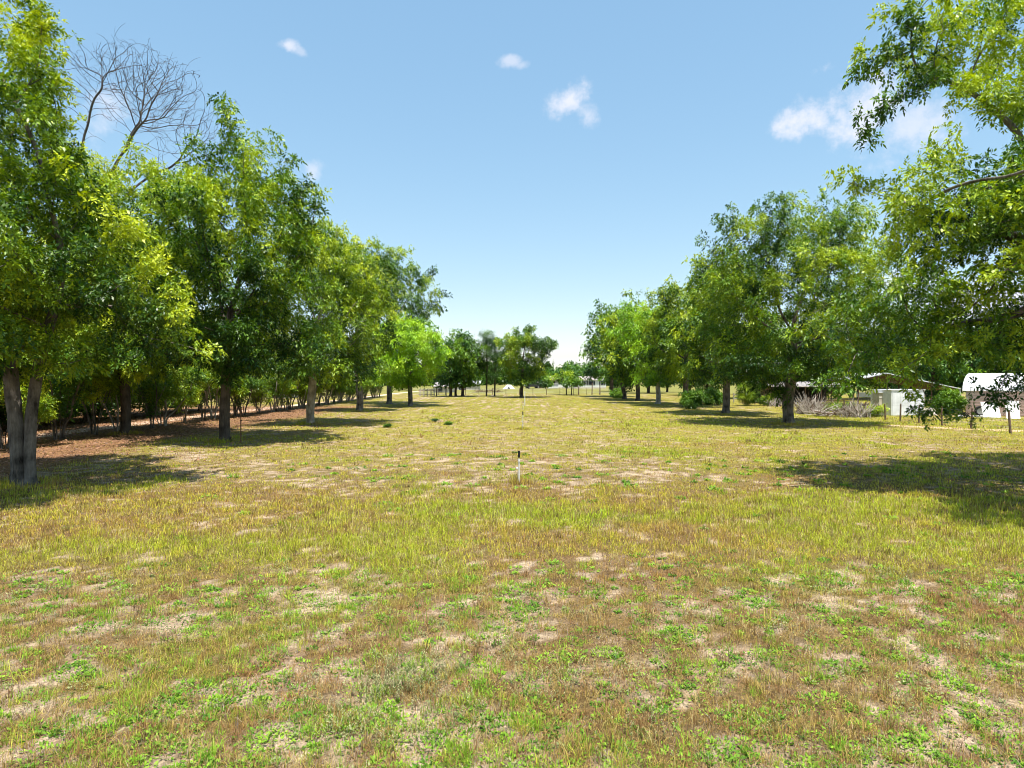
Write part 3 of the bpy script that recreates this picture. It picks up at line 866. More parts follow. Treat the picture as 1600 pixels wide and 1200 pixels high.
def blades(n_tuft, per, seed, keep, colour, hgt, wid, lean, p=2.0, d1=95, spread=0.05, d0=3.6, zoff=0.0, xy=None):
    rng = np.random.default_rng(seed)
    x, y = sample_ground(n_tuft, rng, p=p, d1=d1, d0=d0) if xy is None else xy
    f = fields(x, y)
    k = rng.uniform(0, 1, n_tuft) < keep(f, x, y)
    x, y = x[k], y[k]
    f = [q[k] for q in f]
    n = len(x)
    col3 = colour(f, x, y, rng)
    hh = hgt(f, x, y, rng)
    m = n * per
    ix = np.repeat(np.arange(n), per)
    sc = np.clip(y[ix] / 9.0, 0.75, 5.0)
    bx = x[ix] + rng.normal(0, spread, m) * sc ** 0.7
    by = y[ix] + rng.normal(0, spread, m) * sc ** 0.7
    az = rng.uniform(0, 6.283, m)
    ln = np.abs(rng.normal(0, lean, m)) + 0.05
    h = hh[ix] * rng.uniform(0.55, 1.25, m)
    dx, dy = np.cos(az), np.sin(az)
    sx, sy = -dy, dx
    w = wid * sc * rng.uniform(0.7, 1.3, m)
    z0 = ground_h(bx, by) - 0.004 + zoff
    b = np.stack([bx, by, z0], 1)
    S = np.stack([sx, sy, 0 * sx], 1) * (w / 2)[:, None]
    l1 = np.minimum(ln * 0.6, 1.4); l2 = np.minimum(ln * 1.25, 1.5)
    mid = b + 0.55 * h[:, None] * np.stack([dx * np.sin(l1), dy * np.sin(l1), np.cos(l1)], 1)
    tip = mid + 0.5 * h[:, None] * np.stack([dx * np.sin(l2), dy * np.sin(l2), np.cos(l2)], 1)
    V = np.stack([b - S, b + S, mid + 0.8 * S, mid - 0.8 * S, tip + 0.18 * S, tip - 0.18 * S], 1).reshape(-1, 3)
    o = np.arange(m)[:, None] * 6
    Q = np.concatenate([o + np.array([[0, 1, 2, 3]]), o + np.array([[3, 2, 4, 5]])], 1).reshape(-1, 4)
    c = col3[ix] * rng.uniform(0.72, 1.28, (m, 1)) * (1 + rng.normal(0, 0.06, (m, 3)))
    c = np.repeat(np.clip(c, 0.004, 0.9), 2, axis=0)
    return V, Q, c

def stuff(name, parts, label=None, mat=None):
    Vs, Qs, Cs = [], [], []; nv = 0
    for V, Q, c in parts:
        Vs.append(V); Qs.append(Q + nv); Cs.append(c); nv += len(V)
    C = np.concatenate(Cs)
    C = np.concatenate([C, np.ones((len(C), 1))], 1)
    o = link(name, np_mesh(name, np.vstack(Vs), np.vstack(Qs), {'col': ('FLOAT_COLOR', 'FACE', C)}), mat or GRASS)
    tag(o, label, None, None, 'stuff')
    return o

def pick(f, x, y, rng):
    bare, pale, green, red, lit, near, band, n2, n4 = f
    n = len(x)
    c = np.tile(np.array([0.52, 0.46, 0.05]), (n, 1))
    c = mixc(c, (0.40, 0.27, 0.10), near * 0.75)
    c = mixc(c, (0.40, 0.46, 0.03), green * (1 - .35 * near))
    c = mixc(c, (0.40, 0.22, 0.07), np.clip(red * (1 - green * .7), 0, 1) * (0.62 + 0.28 * near))
    t = (rng.uniform(0, 1, n) < 0.18 + 0.2 * bare) * 1.0
    c = mixc(c, (0.50, 0.40, 0.18), t * 0.85)
    t = (rng.uniform(0, 1, n) < 0.10 + 0.26 * near) * 1.0
    c = mixc(c, (0.33, 0.18, 0.075), t * 0.85)
    t = (rng.uniform(0, 1, n) < 0.10) * 1.0
    c = mixc(c, (0.15, 0.085, 0.045), t * 0.85)
    c = mixc(c, (0.22, 0.12, 0.06), lit * 0.7)
    return c

turf = blades(135000, 6, 301,
              lambda f, x, y: (1 - 0.78 * f[0]) * (1 - 0.75 * f[4]) * (0.55 + 0.45 * f[2] + 0.3 * f[6]),
              pick, lambda f, x, y, r: 0.050 + 0.03 * f[2] + 0.045 * f[6] + 0.012 * np.clip((y - 12) / 10, 0, 2), 0.0062, 0.95)
tall = blades(9500, 12, 302,
              lambda f, x, y: np.clip(0.75 * f[6] + (0.9 - .55 * f[5]) * sst(.55, .9, f[2]) + 0.08, 0, 1) * (1 - f[0]) * (1 - f[4]),
              pick, lambda f, x, y, r: r.uniform(0.08, 0.20, len(x)) * (1 - 0.35 * f[5]) * (0.5 + 1.1 * fbm(x * .7, y * .7, 91, 3)), 0.0068, 0.65, p=2.0, d1=60)
straw = blades(60000, 4, 303,
               lambda f, x, y: np.clip(0.25 + 0.9 * f[0] - 0.5 * f[1], 0, 1) * (1 - .6 * f[4]),
               lambda f, x, y, r: np.array([[0.30, 0.23, 0.165]]) * r.uniform(0.25, 1.6, (len(x), 1)) * np.array([[1, 1, 1]]) + np.where(r.uniform(0, 1, (len(x), 1)) < .3, 0.08, 0.0),  # straw tones run down to dark ones that stand in for shadows
               lambda f, x, y, r: r.uniform(0.04, 0.10, len(x)), 0.0055, 3.2, p=2.0, d1=50, spread=0.07)
clump = blades(24000, 16, 304,
               lambda f, x, y: np.clip(0.25 + 0.75 * f[5] + 0.3 * f[2], 0, 1) * (1 - 0.85 * f[1]) * (1 - .4 * f[0]) * (1 - .8 * f[4]),
               pick, lambda f, x, y, r: r.gamma(3.0, 0.024, len(x)).clip(0.025, 0.16), 0.0058, 1.0, p=2.1, d1=32, spread=0.035)
tuft = blades(5200, 26, 305,
              lambda f, x, y: np.clip(f[5] * (0.25 + 0.9 * sst(.46, .6, fbm(x * .8 + 11, y * .8, 97, 3))) + 0.08, 0, 1) * (1 - .5 * f[6]) * (1 - .8 * f[4]),
              lambda f, x, y, r: np.where(r.uniform(0, 1, (len(x), 1)) < .7, np.array([[0.27, 0.44, 0.03]]), np.array([[0.46, 0.47, 0.06]])) * r.uniform(.65, 1.2, (len(x), 1)),
              lambda f, x, y, r: r.gamma(4.0, 0.02, len(x)).clip(0.04, 0.17), 0.006, 0.9, p=2.0, d1=22, spread=0.045)
_rg = np.random.default_rng(8); fx = []; fy = []
for (px, py, rr, k) in [(36, 757, .62, 150), (350, 690, .42, 90), (485, 663, .5, 100), (195, 678, .5, 70), (1233, 663.5, .6, 120), (562, 643, .5, 60), (1134, 647, .5, 60), (811, 755.5, .16, 40), (817, 671, .2, 30)]:
    a = _rg.uniform(0, 6.283, k); q = rr * _rg.uniform(.8, 1.5, k); p = P(px, py)
    fx.append(p[0] + q * np.cos(a)); fy.append(p[1] + q * np.sin(a))
fx = np.concatenate(fx); fy = np.concatenate(fy)
feet = blades(len(fx), 14, 306, lambda f, x, y: 1.0 + 0 * x, lambda f, x, y, r: pick([q * (1 - .5 * (i == 4)) for i, q in enumerate(f)], x, y, r),
              lambda f, x, y, r: r.uniform(.06, .22, len(x)), 0.006, 0.7, spread=0.06, xy=(fx, fy))
stuff('grass', [turf, tall, straw, clump, tuft, feet], 'patchy yellow green mown grass with straw across the field')

# low broad-leaved weeds in bright green rosettes
def weeds(n, seed, keep, c0, c1, r0, nleaf, lw, lift=0.03, d1=26, p=1.6, d0=3.6):
    rng = np.random.default_rng(seed)
    x, y = sample_ground(n, rng, p=p, d1=d1, d0=d0)
    f = fields(x, y)
    k = rng.uniform(0, 1, n) < keep(f, x, y)
    x, y = x[k], y[k]; n = len(x)
    s = rng.gamma(2.2, 0.5, n).clip(0.35, 2.6)
    m = n * nleaf; ix = np.repeat(np.arange(n), nleaf)
    a = rng.uniform(0, 6.283, m); q = np.sqrt(rng.uniform(0, 1, m)) * r0 * s[ix]
    cx, cy = x[ix] + q * np.cos(a), y[ix] + q * np.sin(a) * 0.9
    cz = ground_h(cx, cy) + rng.uniform(0.004, 1, m) * lift * s[ix] * (1.15 - q / (r0 * s[ix] + 1e-6))
    b = np.stack([cx, cy, cz], 1)
    az = a + rng.normal(0, 0.8, m); tl = rng.normal(0.35, 0.35, m)
    d = np.stack([np.cos(az) * np.cos(tl), np.sin(az) * np.cos(tl), np.sin(tl)], 1)
    sd = np.stack([-np.sin(az), np.cos(az), rng.normal(0, 0.35, m)], 1)
    w = lw * rng.uniform(0.7, 1.3, m) * np.clip(y[ix] / 9, 0.85, 2); l = w * rng.uniform(1.5, 2.6, m)
    V = np.stack([b, b + d * (l * .5)[:, None] + sd * (w / 2)[:, None], b + d * l[:, None], b + d * (l * .5)[:, None] - sd * (w / 2)[:, None]], 1).reshape(-1, 3)
    Q = np.arange(len(V)).reshape(-1, 4)
    t = np.clip(rng.uniform(0, 1, n)[ix] + rng.normal(0, .15, m), 0, 1)[:, None]
    c = (np.array(c0) * (1 - t) + np.array(c1) * t) * rng.uniform(0.75, 1.25, (m, 1))
    return V, Q, c
w1 = weeds(8500, 401, lambda f, x, y: np.clip(0.08 + 0.75 * f[5] * (0.3 + 0.7 * sst(.42, .6, f[7])), 0, 1) * (1 - .75 * f[6]) * sst(-9, -3, x) ** .4 * (1 - .7 * f[4]),
           (0.07, 0.19, 0.015), (0.27, 0.44, 0.035), 0.115, 44, 0.021)
w2 = weeds(1500, 402, lambda f, x, y: np.clip(f[5] * sst(.44, .58, f[8]), 0, 1), (0.22, 0.27, 0.10), (0.34, 0.36, 0.16), 0.09, 40, 0.015, lift=0.10)
stuff('weeds', [w1, w2], 'low bright green broad-leaved weeds scattered over the near ground')

# grey-green woolly weeds standing in a patch, left of the middle in front
def woolly(seed, patches):
    rng = np.random.default_rng(seed)
    Vs = []; Cs = []
    for (px, py, r, n, hmax) in patches:
        X, d = P(px, py)
        for _ in range(n):
            a = rng.uniform(0, 6.28); q = r * math.sqrt(rng.uniform(0, 1))
            x, y = X + q * math.cos(a), d + q * 0.8 * math.sin(a)
            h = hmax * rng.uniform(.5, 1.1); k = int(h / 0.012)
            lx, ly = rng.normal(0, .12, 2)
            z = np.linspace(0.01, h, k)
            az = rng.uniform(0, 6.28, k)
            b = np.stack([x + lx * z, y + ly * z, z], 1)
            w = 0.010; l = 0.024 * (1.2 - 0.5 * z / h)
            dr = np.stack([np.cos(az) * .8, np.sin(az) * .8, 0.6 + 0 * az], 1)
            sd = np.stack([-np.sin(az), np.cos(az), 0 * az], 1)
            Vs.append(np.stack([b, b + dr * (l * .5)[:, None] + sd * w / 2, b + dr * l[:, None], b + dr * (l * .5)[:, None] - sd * w / 2], 1).reshape(-1, 3))
            t = (z / h)[:, None]
            c = np.array([[0.13, 0.20, 0.04]]) * (1 - t) + np.array([[0.40, 0.37, 0.19]]) * t
            Cs.append(c * rng.uniform(.8, 1.2, (k, 1)))
    V = np.vstack(Vs); Q = np.arange(len(V)).reshape(-1, 4)
    return V, Q, np.vstack(Cs)
stuff('woolly_weeds', [woolly(7, [(640, 1065, .42, 150, .17), (600, 1085, .34, 110, .15), (560, 1120, .3, 90, .12), (530, 1150, .25, 70, .11), (690, 1040, .3, 70, .12), (620, 1160, .25, 60, .12),
                                  (850, 1080, .4, 60, .11), (900, 1060, .35, 60, .1), (1180, 1130, .3, 40, .09), (780, 1010, .3, 40, .09), (1390, 900, .4, 60, .12), (700, 1110, .35, 70, .11),
                                  (450, 1100, .3, 50, .1), (1010, 1140, .35, 50, .1)])],
      'pale grey green woolly weeds standing upright in the near ground')

# fallen leaves under the left row and by the path
def litter(n, seed):
    rng = np.random.default_rng(seed)
    x = rng.uniform(-32, -9, n); y = rng.uniform(14, 66, n)
    f = fields(x, y)
    k = rng.uniform(0, 1, n) < np.clip(f[4] + 0.22 * bump(x, -13, 4), 0, 1)
    x, y = x[k], y[k]; n = len(x)
    az = rng.uniform(0, 6.28, n); w = 0.06 * rng.uniform(.6, 1.3, n); l = 0.15 * rng.uniform(.6, 1.3, n)
    b = np.stack([x, y, rng.uniform(0.006, 0.03, n)], 1)
    d = np.stack([np.cos(az), np.sin(az), rng.normal(0, .25, n)], 1); sd = np.stack([-np.sin(az), np.cos(az), rng.normal(0, .35, n)], 1)
    V = np.stack([b, b + d * (l * .5)[:, None] + sd * (w / 2)[:, None], b + d * l[:, None], b + d * (l * .5)[:, None] - sd * (w / 2)[:, None]], 1).reshape(-1, 3)
    c = np.array([[0.30, 0.155, 0.085]]) * rng.uniform(.5, 1.5, (n, 1)) + rng.uniform(0, .05, (n, 1))
    return V, np.arange(len(V)).reshape(-1, 4), c
stuff('leaf_litter', [litter(60000, 9)], 'reddish brown fallen leaves under the left trees')

# ------------------------------------------------------------------ white marker posts down the middle
M_WHITE = plain_mat('white_paint', (0.68, 0.67, 0.64), 0.5, 0.08, 9)
M_BLACK = plain_mat('black_plastic', (0.012, 0.012, 0.013), 0.45, 0.1, 9)
M_GREY = plain_mat('galvanised_steel', (0.42, 0.43, 0.44), 0.45, 0.15, 12, metal=0.6)
M_RUST = plain_mat('rusty_steel', (0.17, 0.085, 0.05), 0.85, 0.35, 14)
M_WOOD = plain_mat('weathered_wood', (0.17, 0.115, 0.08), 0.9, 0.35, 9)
M_CREAM = plain_mat('cream_panel', (0.52, 0.47, 0.38), 0.65, 0.14, 2.2)
M_ROOFW = plain_mat('white_metal_roof', (0.70, 0.71, 0.73), 0.45, 0.12, 1.6)
M_PINK = plain_mat('pinkish_tan_metal', (0.66, 0.49, 0.44), 0.5, 0.09, 1.4)
M_PINK2 = plain_mat('pinkish_tan_rib', (0.46, 0.33, 0.29), 0.5, 0.09, 1.4)
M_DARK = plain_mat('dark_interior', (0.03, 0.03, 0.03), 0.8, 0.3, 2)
M_ROOFG = plain_mat('grey_shingle', (0.44, 0.39, 0.36), 0.85, 0.16, 3)
M_GLASS = plain_mat('dark_window_glass', (0.03, 0.035, 0.05), 0.12, 0.1, 2, spec=0.6)
M_BRANCH = plain_mat('bleached_branch', (0.44, 0.39, 0.34), 0.9, 0.3, 6)
M_TYRE = plain_mat('black_rubber', (0.018, 0.018, 0.02), 0.8, 0.2, 8)
M_CAR = plain_mat('dark_car_paint', (0.02, 0.022, 0.028), 0.25, 0.05, 2, spec=0.6)
M_TENT = plain_mat('white_tarp', (0.62, 0.62, 0.60), 0.7, 0.12, 3)
M_RIB = plain_mat('roof_rib', (0.40, 0.41, 0.43), 0.5, 0.15, 3)

def marker(px, py, top, label, cap=True, wide=0.021):
    X, d = P(px, py)
    h = Z(top, d)
    r = empty('marker_post', (X, d, 0))
    tag(r, label, 'marker post', 'white marker posts down the middle of the field')
    hc = 0.20 if cap else 0.0
    MB().tube((0, 0, -0.15), (0, 0, h - hc - 0.02), wide, wide * 0.9, 10).build('pole', M_WHITE, r)
    if cap:
        MB().tube((0, 0, h - hc - 0.02), (0, 0, h - hc + 0.015), 0.012, 0.012, 8).tube((0, 0, h - hc + 0.01), (0, 0, h), 0.032, 0.032, 12).build('black_cap', M_BLACK, r, 0.004)
        m = MB().tube((0, 0, h - hc - 0.10), (0, 0, h - hc - 0.03), 0.033, 0.028, 10)
        m.build('collar', M_WHITE, r)
        m = MB().tube((-0.036, 0.01, -0.1), (-0.034, 0.01, h * 0.5), 0.006, 0.006, 6)
        m.build('wire_rod', M_GREY, r)
        MB().box((-0.055, 0.0, h * 0.46), (0.05, 0.04, 0.055)).build('insulator', M_WHITE, r, 0.008)
marker(811, 755.5, 704.5, 'white marker post with black cap nearest the camera')
marker(817, 671, 643, 'white marker post with black cap, second from the camera')
marker(817.3, 641, 626, 'short black-capped white marker post, third from the camera')
marker(820, 634, 611, 'tall thin white pole without a cap beside the lone tree', cap=False, wide=0.05)

# thin rusty stake beside the second left tree
X, d = P(376, 692)
r = tag(empty('metal_stake', (X, d, 0)), 'thin rusty metal stake beside the spiry left tree', 'stake')
MB().box((0, 0, 0.7), (0.05, 0.012, 1.75)).box((0, 0.024, 0.7), (0.012, 0.04, 1.75)).build('stake', M_RUST, r)
for z in (1.32, 1.02):
    MB().box((0, 0.03, z), (0.09, 0.03, 0.05)).build('clip', M_RUST, r)

# ------------------------------------------------------------------ fences
def fence(name, label, posts, hgt, pr, pmat, wires, wmat, wr=0.006, cat='fence', tilt=0.0, mesh=None):
    r = tag(empty(name, (posts[0][0], posts[0][1], 0)), label, cat)
    ox, oy = posts[0]
    rg = random.Random(len(posts))
    tops = []
    for (x, y) in posts:
        h = hgt * rg.uniform(.94, 1.08); tx, ty = rg.uniform(-tilt, tilt), rg.uniform(-tilt, tilt)
        p0 = (x - ox, y - oy, -0.2); p1 = (x - ox + tx * h, y - oy + ty * h, h)
        q = pr * rg.uniform(.85, 1.15)
        MB().tube(p0, p1, q, q * 0.85, 8).build('post', pmat, r)
        tops.append((p0, p1))
    m = MB()
    for w in wires:
        for (a0, a1), (b0, b1) in zip(tops[:-1], tops[1:]):
            za = Vector(a0).lerp(Vector(a1), (w * hgt + .2) / (hgt + .2)); zb = Vector(b0).lerp(Vector(b1), (w * hgt + .2) / (hgt + .2))
            mid = (za + zb) / 2 - Vector((0, 0, 0.015))
            m.tube(za, mid, wr, wr, 4, False).tube(mid, zb, wr, wr, 4, False)
    m.build('wires', wmat, r)
    return r
rp = []
y = 31.0
for px, py in [(1640, 686), (1580, 678), (1517, 671), (1472, 665.5), (1436, 661), (1407, 659), (1384, 657), (1352, 652), (1318, 648), (1290, 644), (1262, 640), (1228, 637), (1200, 634), (1180, 632), (1160, 630.5)]:
    rp.append(P(px, py))
fence('wire_fence', 'rustic wire fence of leaning brown posts along the right side', rp, 1.15, 0.06, M_WOOD, (0.3, 0.6, 0.9), M_GREY, 0.005, tilt=0.06)
fp = [(-17.5 + 2.35 * i, 111.0 + 0.05 * i) for i in range(17)]
fence('mesh_fence', 'low wire mesh fence of thin posts across the far end of the field', fp, 1.15, 0.045, M_WOOD, (0.12, 0.34, 0.56, 0.78, 0.98), M_GREY, 0.007)
# tall slim posts of an old fence, in front of the white house
for (px, py, tp, lab) in [(904, 617, 603.5, 'tall wooden post in front of the white house'),
                          (925, 616.8, 598, 'thick wooden post just right of the white house'),
                          (937, 616.6, 601, 'wooden post farthest right of the white house')]:
    X, d = P(px, py)
    r = tag(empty('wooden_post', (X, d, 0)), lab, 'post')
    MB().tube((0, 0, -.2), (0.05, 0, Z(tp, d)), 0.1, 0.08, 8).build('post', M_WOOD, r)

# field gate and rail at the far left
def gate(px0, px1, py, label, hgt=1.25):
    (x0, d), (x1, _) = P(px0, py), P(px1, py)
    r = tag(empty('field_gate', (x0, d, 0)), label, 'gate')
    w = x1 - x0
    for x in (0, w):
        MB().tube((x, 0, -.2), (x, 0, hgt + .15), 0.08, 0.08, 8).build('post', M_WOOD, r)
    m = MB()
    for z in (0.25, 0.55, 0.85, hgt):
        m.tube((0.08, 0, z), (w - .08, 0, z), 0.03, 0.03, 6)
    m.tube((0.1, 0, .25), (0.1, 0, hgt), .03).tube((w - .1, 0, .25), (w - .1, 0, hgt), .03)
    m.build('rails', M_GREY, r)
gate(682, 697, 619.3, 'grey tubular gate left of the dark green cluster')
r = tag(empty('picket_fence', (*P(655, 619.5), 0)), 'run of pale upright pickets at the far left corner of the field', 'fence')
m = MB()
for i in range(12):
    m.box((i * 0.22, 0, 0.62), (0.09, 0.03, 1.25 + 0.12 * math.sin(i * 2.1)))
m.build('pickets', M_BRANCH, r)
MB().box((1.2, 0.04, .35), (2.6, .04, .1)).box((1.2, 0.04, .95), (2.6, .04, .1)).build('rails', M_WOOD, r)
# pale rail fence behind the forked tree on the right
X0, d0 = P(1176, 632.5); X1, _ = P(1262, 632.5); d0 += 6
r = tag(empty('rail_fence', (X0, d0, 0)), 'pale two-rail fence behind the forked tree on the right', 'fence')
w = X1 - X0
for i in range(4):
    MB().box((w * i / 3, 0, .55), (.1, .1, 1.3)).build('post', M_BRANCH, r)
MB().box((w / 2, -.07, .95), (w, .04, .14)).box((w / 2, -.07, .5), (w, .04, .14)).build('rails', M_BRANCH, r)

# ------------------------------------------------------------------ the white house beyond the field
def house():
    X0, d = P(857, 607)
    X1, _ = P(947, 607)
    w = X1 - X0; dep = 6.5
    r = tag(empty('mobile_home', ((X0 + X1) / 2, d, 0)), 'long low white house with a grey roof and dark porch', 'house')
    eave = 2.35; ridge = 3.25
    # walls, with the porch bay cut back at the left
    pb = w * 0.17
    MB().box((pb / 2, dep / 2, eave / 2), (w - pb, dep, eave)).box((-w / 2 + pb / 2, dep / 2 + 1.0, eave / 2), (pb, dep - 2.0, eave)).build('wall', M_WHITE, r)
    MB().box((0, dep / 2, 0.16), (w + .06, dep + .06, 0.32)).build('skirting', M_CREAM, r)
    o = 0.35
    prof = [(0, -o, eave + .01), (0, dep / 2, ridge), (0, dep + o, eave + .01), (0, dep + o, eave + .12), (0, dep / 2, ridge + .13), (0, -o, eave + .12)]
    MB().prism(prof, (-w / 2 - .3, 0, 0), (w / 2 + .3, 0, 0)).build('roof', M_ROOFG, r)
    for s in (-w / 2 + .02, w / 2 - .02):
        MB().add([(s, dy, z) for dy, z in ((0.02, eave), (dep - .02, eave), (dep / 2, ridge - .02))], [(0, 1, 2)]).build('gable', M_WHITE, r)
    for fx, ww in ((0.10, .8), (0.30, 0.6), (0.62, 0.5), (0.74, 1.4), (0.93, .8)):
        x = -w / 2 + fx * w if fx > .17 else -w / 2 + fx * w
        yy = -0.03 if fx > 0.17 else 1.97
        f = MB().box((x, yy, 1.5), (ww + .16, .05, 1.16)).build('window', M_WHITE, r)
        MB().box((x, yy - .035, 1.5), (ww, .03, 1.0)).build('pane', M_GLASS, f)
        if fx > .5:
            MB().box((x - ww / 2 - .24, yy - .01, 1.5), (.28, .04, 1.2)).build('shutter', M_DARK, r)
            MB().box((x + ww / 2 + .24, yy - .01, 1.5), (.28, .04, 1.2)).build('shutter', M_DARK, r)
    dr = MB().box((-w / 2 + .48 * w, -.04, 1.22), (1.0, .06, 1.9)).build('door', M_DARK, r)
    MB().tube((-w / 2 + .48 * w + .36, -.09, 1.2), (-w / 2 + .48 * w + .36, -.14, 1.2), .04, .04, 8).build('handle', M_GREY, dr)
    # porch with posts and rail
    p = MB().box((-w / 2 + pb / 2, 0.85, 0.3), (pb + .1, 2.2, .5)).build('porch', M_WHITE, r)
    rl = MB()
    for k in range(12):
        rl.box((-w / 2 + .12 + (pb - .24) * k / 11, -.16, .95), (.05, .05, .8))
    rl.box((-w / 2 + pb / 2, -.16, 1.35), (pb, .08, .07))
    rl.build('railing', M_WHITE, p)
    MB().tube((-w / 2 + .12, -.16, .5), (-w / 2 + .12, -.16, eave), .07).tube((-w / 2 + pb - .1, -.16, .5), (-w / 2 + pb - .1, -.16, eave), .07).build('post', M_WHITE, p)
    MB().box((-w / 2 + .48 * w, -.7, .2), (1.6, 1.3, .4)).box((-w / 2 + .48 * w, -1.5, .1), (1.6, .4, .2)).build('steps', M_BRANCH, r)
house()

def small_tree(px, py, top, left, right, low, label, seed, leaf=LEAF, cat='tree', rb=0.12, natt=600, name='small_tree', tm=T_BACK, **kw):
    return crown_tree(px, py, top, left, right, low, label, seed, leaf=leaf, bark=BARK_BROWN, rb=rb, natt=natt, nblob=18, br=1.0, tmpl=tm, name=name, D=0.36, dk=0.62, per_node=1.6, **kw)
small_tree(885, 616.8, 582, 869, 899, 600, 'small round tree in front of the middle of the white house', 81, leaf=LEAF, tone_mid=.35)
small_tree(893, 617.6, 591, 884, 906, 603, 'low dark sapling beside the small round tree before the house', 82, leaf=LEAF_DARK)
small_tree(852, 608, 586, 842, 861, 605, 'bushy dark green tree at the left end of the white house', 83, leaf=LEAF_DARK, rb=.16, natt=700)
small_tree(878, 604, 583, 868, 890, 600, 'round evergreen just behind the roof of the white house', 84, leaf=LEAF_DARK)
small_tree(826, 607.5, 590, 819, 834, 601, 'small green tree between the parked dark car and the lone tree', 85, leaf=LEAF)

# dark car and low dark shed left of the house
def car(px, py, label):
    X, d = P(px, py)
    r = tag(empty('parked_car', (X, d, 0), R(20)), label, 'car')
    prof = [(-2.2, .45), (-2.25, .85), (-1.95, 1.0), (-1.1, 1.05), (-.55, 1.6), (1.55, 1.65), (2.15, 1.05), (2.25, .9), (2.2, .45)]
    MB().prism([(x, 0, z) for x, z in prof], (0, -.88, 0), (0, .88, 0)).build('body', M_CAR, r, 0.06)
    for s in (-1, 1):
        MB().add([(-.95, s * .89, 1.08), (-.5, s * .89, 1.5), (1.4, s * .89, 1.55), (1.85, s * .89, 1.08)], [(0, 1, 2, 3)]).build('side_window', M_GLASS, r)
        for x in (-1.4, 1.4):
            w = MB().tube((x, s * .72, .34), (x, s * .93, .34), .34, .34, 16).build('wheel', M_TYRE, r)
            MB().tube((x, s * .92, .34), (x, s * .945, .34), .19, .19, 12).build('rim', M_GREY, w)
        MB().box((-2.24, s * .6, .8), (.06, .34, .16)).build('headlight', M_WHITE, r)
    MB().add([(-1.08, -.78, 1.08), (-1.08, .78, 1.08), (-.59, .72, 1.56), (-.59, -.72, 1.56)], [(0, 1, 2, 3)]).build('windscreen', M_GLASS, r)
car(832, 606.8, 'dark parked car on the far lawn left of the white house')

def shed(name, label, px0, px1, py, h0, h1, dep, wallm, roofm, cat='shed', open_front=False, rz=0.0, posts=0, back=None):
    (X0, d), (X1, _) = P(px0, py), P(px1, py)
    w = X1 - X0
    r = tag(empty(name, ((X0 + X1) / 2, d, 0), rz), label, cat)
    if open_front:
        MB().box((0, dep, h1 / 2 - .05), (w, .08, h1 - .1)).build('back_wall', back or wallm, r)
        MB().box((-w / 2 + .05, dep / 2, h0 / 2 - .06), (.08, dep - .1, h0 - .12)).build('side_wall', wallm, r)
        for i in range(posts):
            MB().tube((-w / 2 + .2 + (w - .4) * i / max(1, posts - 1), .15, -.1), (-w / 2 + .2 + (w - .4) * i / max(1, posts - 1), .15, h0), .07, .07, 8).build('post', M_WOOD, r)
    else:
        MB().box((0, dep / 2, h0 / 2), (w, dep, h0)).build('wall', wallm, r)
        dr = MB().box((-w * .1, -.03, h0 * .42), (w * .25, .05, h0 * .8)).build('door', M_DARK, r)
        MB().tube((-w * .02, -.06, h0 * .4), (-w * .02, -.11, h0 * .4), .04).build('handle', M_GREY, dr)
    o = .3
    prof = [(0, -o, h0), (0, dep + o, h1), (0, dep + o, h1 + .09), (0, -o, h0 + .09)]
    rf = MB().prism(prof, (-w / 2 - o, 0, 0), (w / 2 + o, 0, 0)).build('roof', roofm, r)
    ribs = MB()
    k = max(4, int(w / .6))
    sl = (h1 - h0) / (dep + 2 * o)
    for i in range(k + 1):
        x = -w / 2 - o + .03 + (w + 2 * o - .06) * i / k
        ribs.prism([(-.03, 0, 0), (.03, 0, 0), (.03, 0, .05), (-.03, 0, .05)], (x, -o - .01, h0 + .088), (x, dep + o + .01, h1 + .088))
    ribs.build('ribs', M_RIB, rf)
    return r
shed('low_shed', 'low dark shed beside the parked car far behind', 836, 849, 606.6, 1.35, 1.7, 4, M_WOOD, M_ROOFG)
shed('long_shed', 'long low pale-roofed shed far beyond the left corner of the field', 676, 705, 613.2, 1.15, 1.9, 7, M_CREAM, M_ROOFG)
shed('poultry_shed', 'pale grey-roofed shed showing between the far dark green trunks', 706, 748, 609.5, 1.35, 2.1, 8, M_CREAM, M_ROOFW)
shed('white_shed', 'small white shed seen through the hedge at the left', 414, 452, 622, 1.7, 2.3, 4, M_WHITE, M_ROOFG)

# white tent and low brush heap beyond the fence
X, d = P(795, 607.5)
r = tag(empty('white_tent', (X, d, 0)), 'small white pitched tent left of the lone tree', 'tent')
MB().add([(-1.6, -1, 0), (1.6, -1, 0), (1.6, 1, 0), (-1.6, 1, 0), (-.5, 0, 1.1), (.5, 0, 1.1)], [(0, 1, 5, 4), (2, 3, 4, 5), (1, 2, 5), (3, 0, 4)]).build('canvas', M_TENT, r)
MB().add([(-.4, -1.02, .02), (.4, -1.02, .02), (0, -.5, .72)], [(0, 1, 2)]).build('door_flap', M_DARK, r)

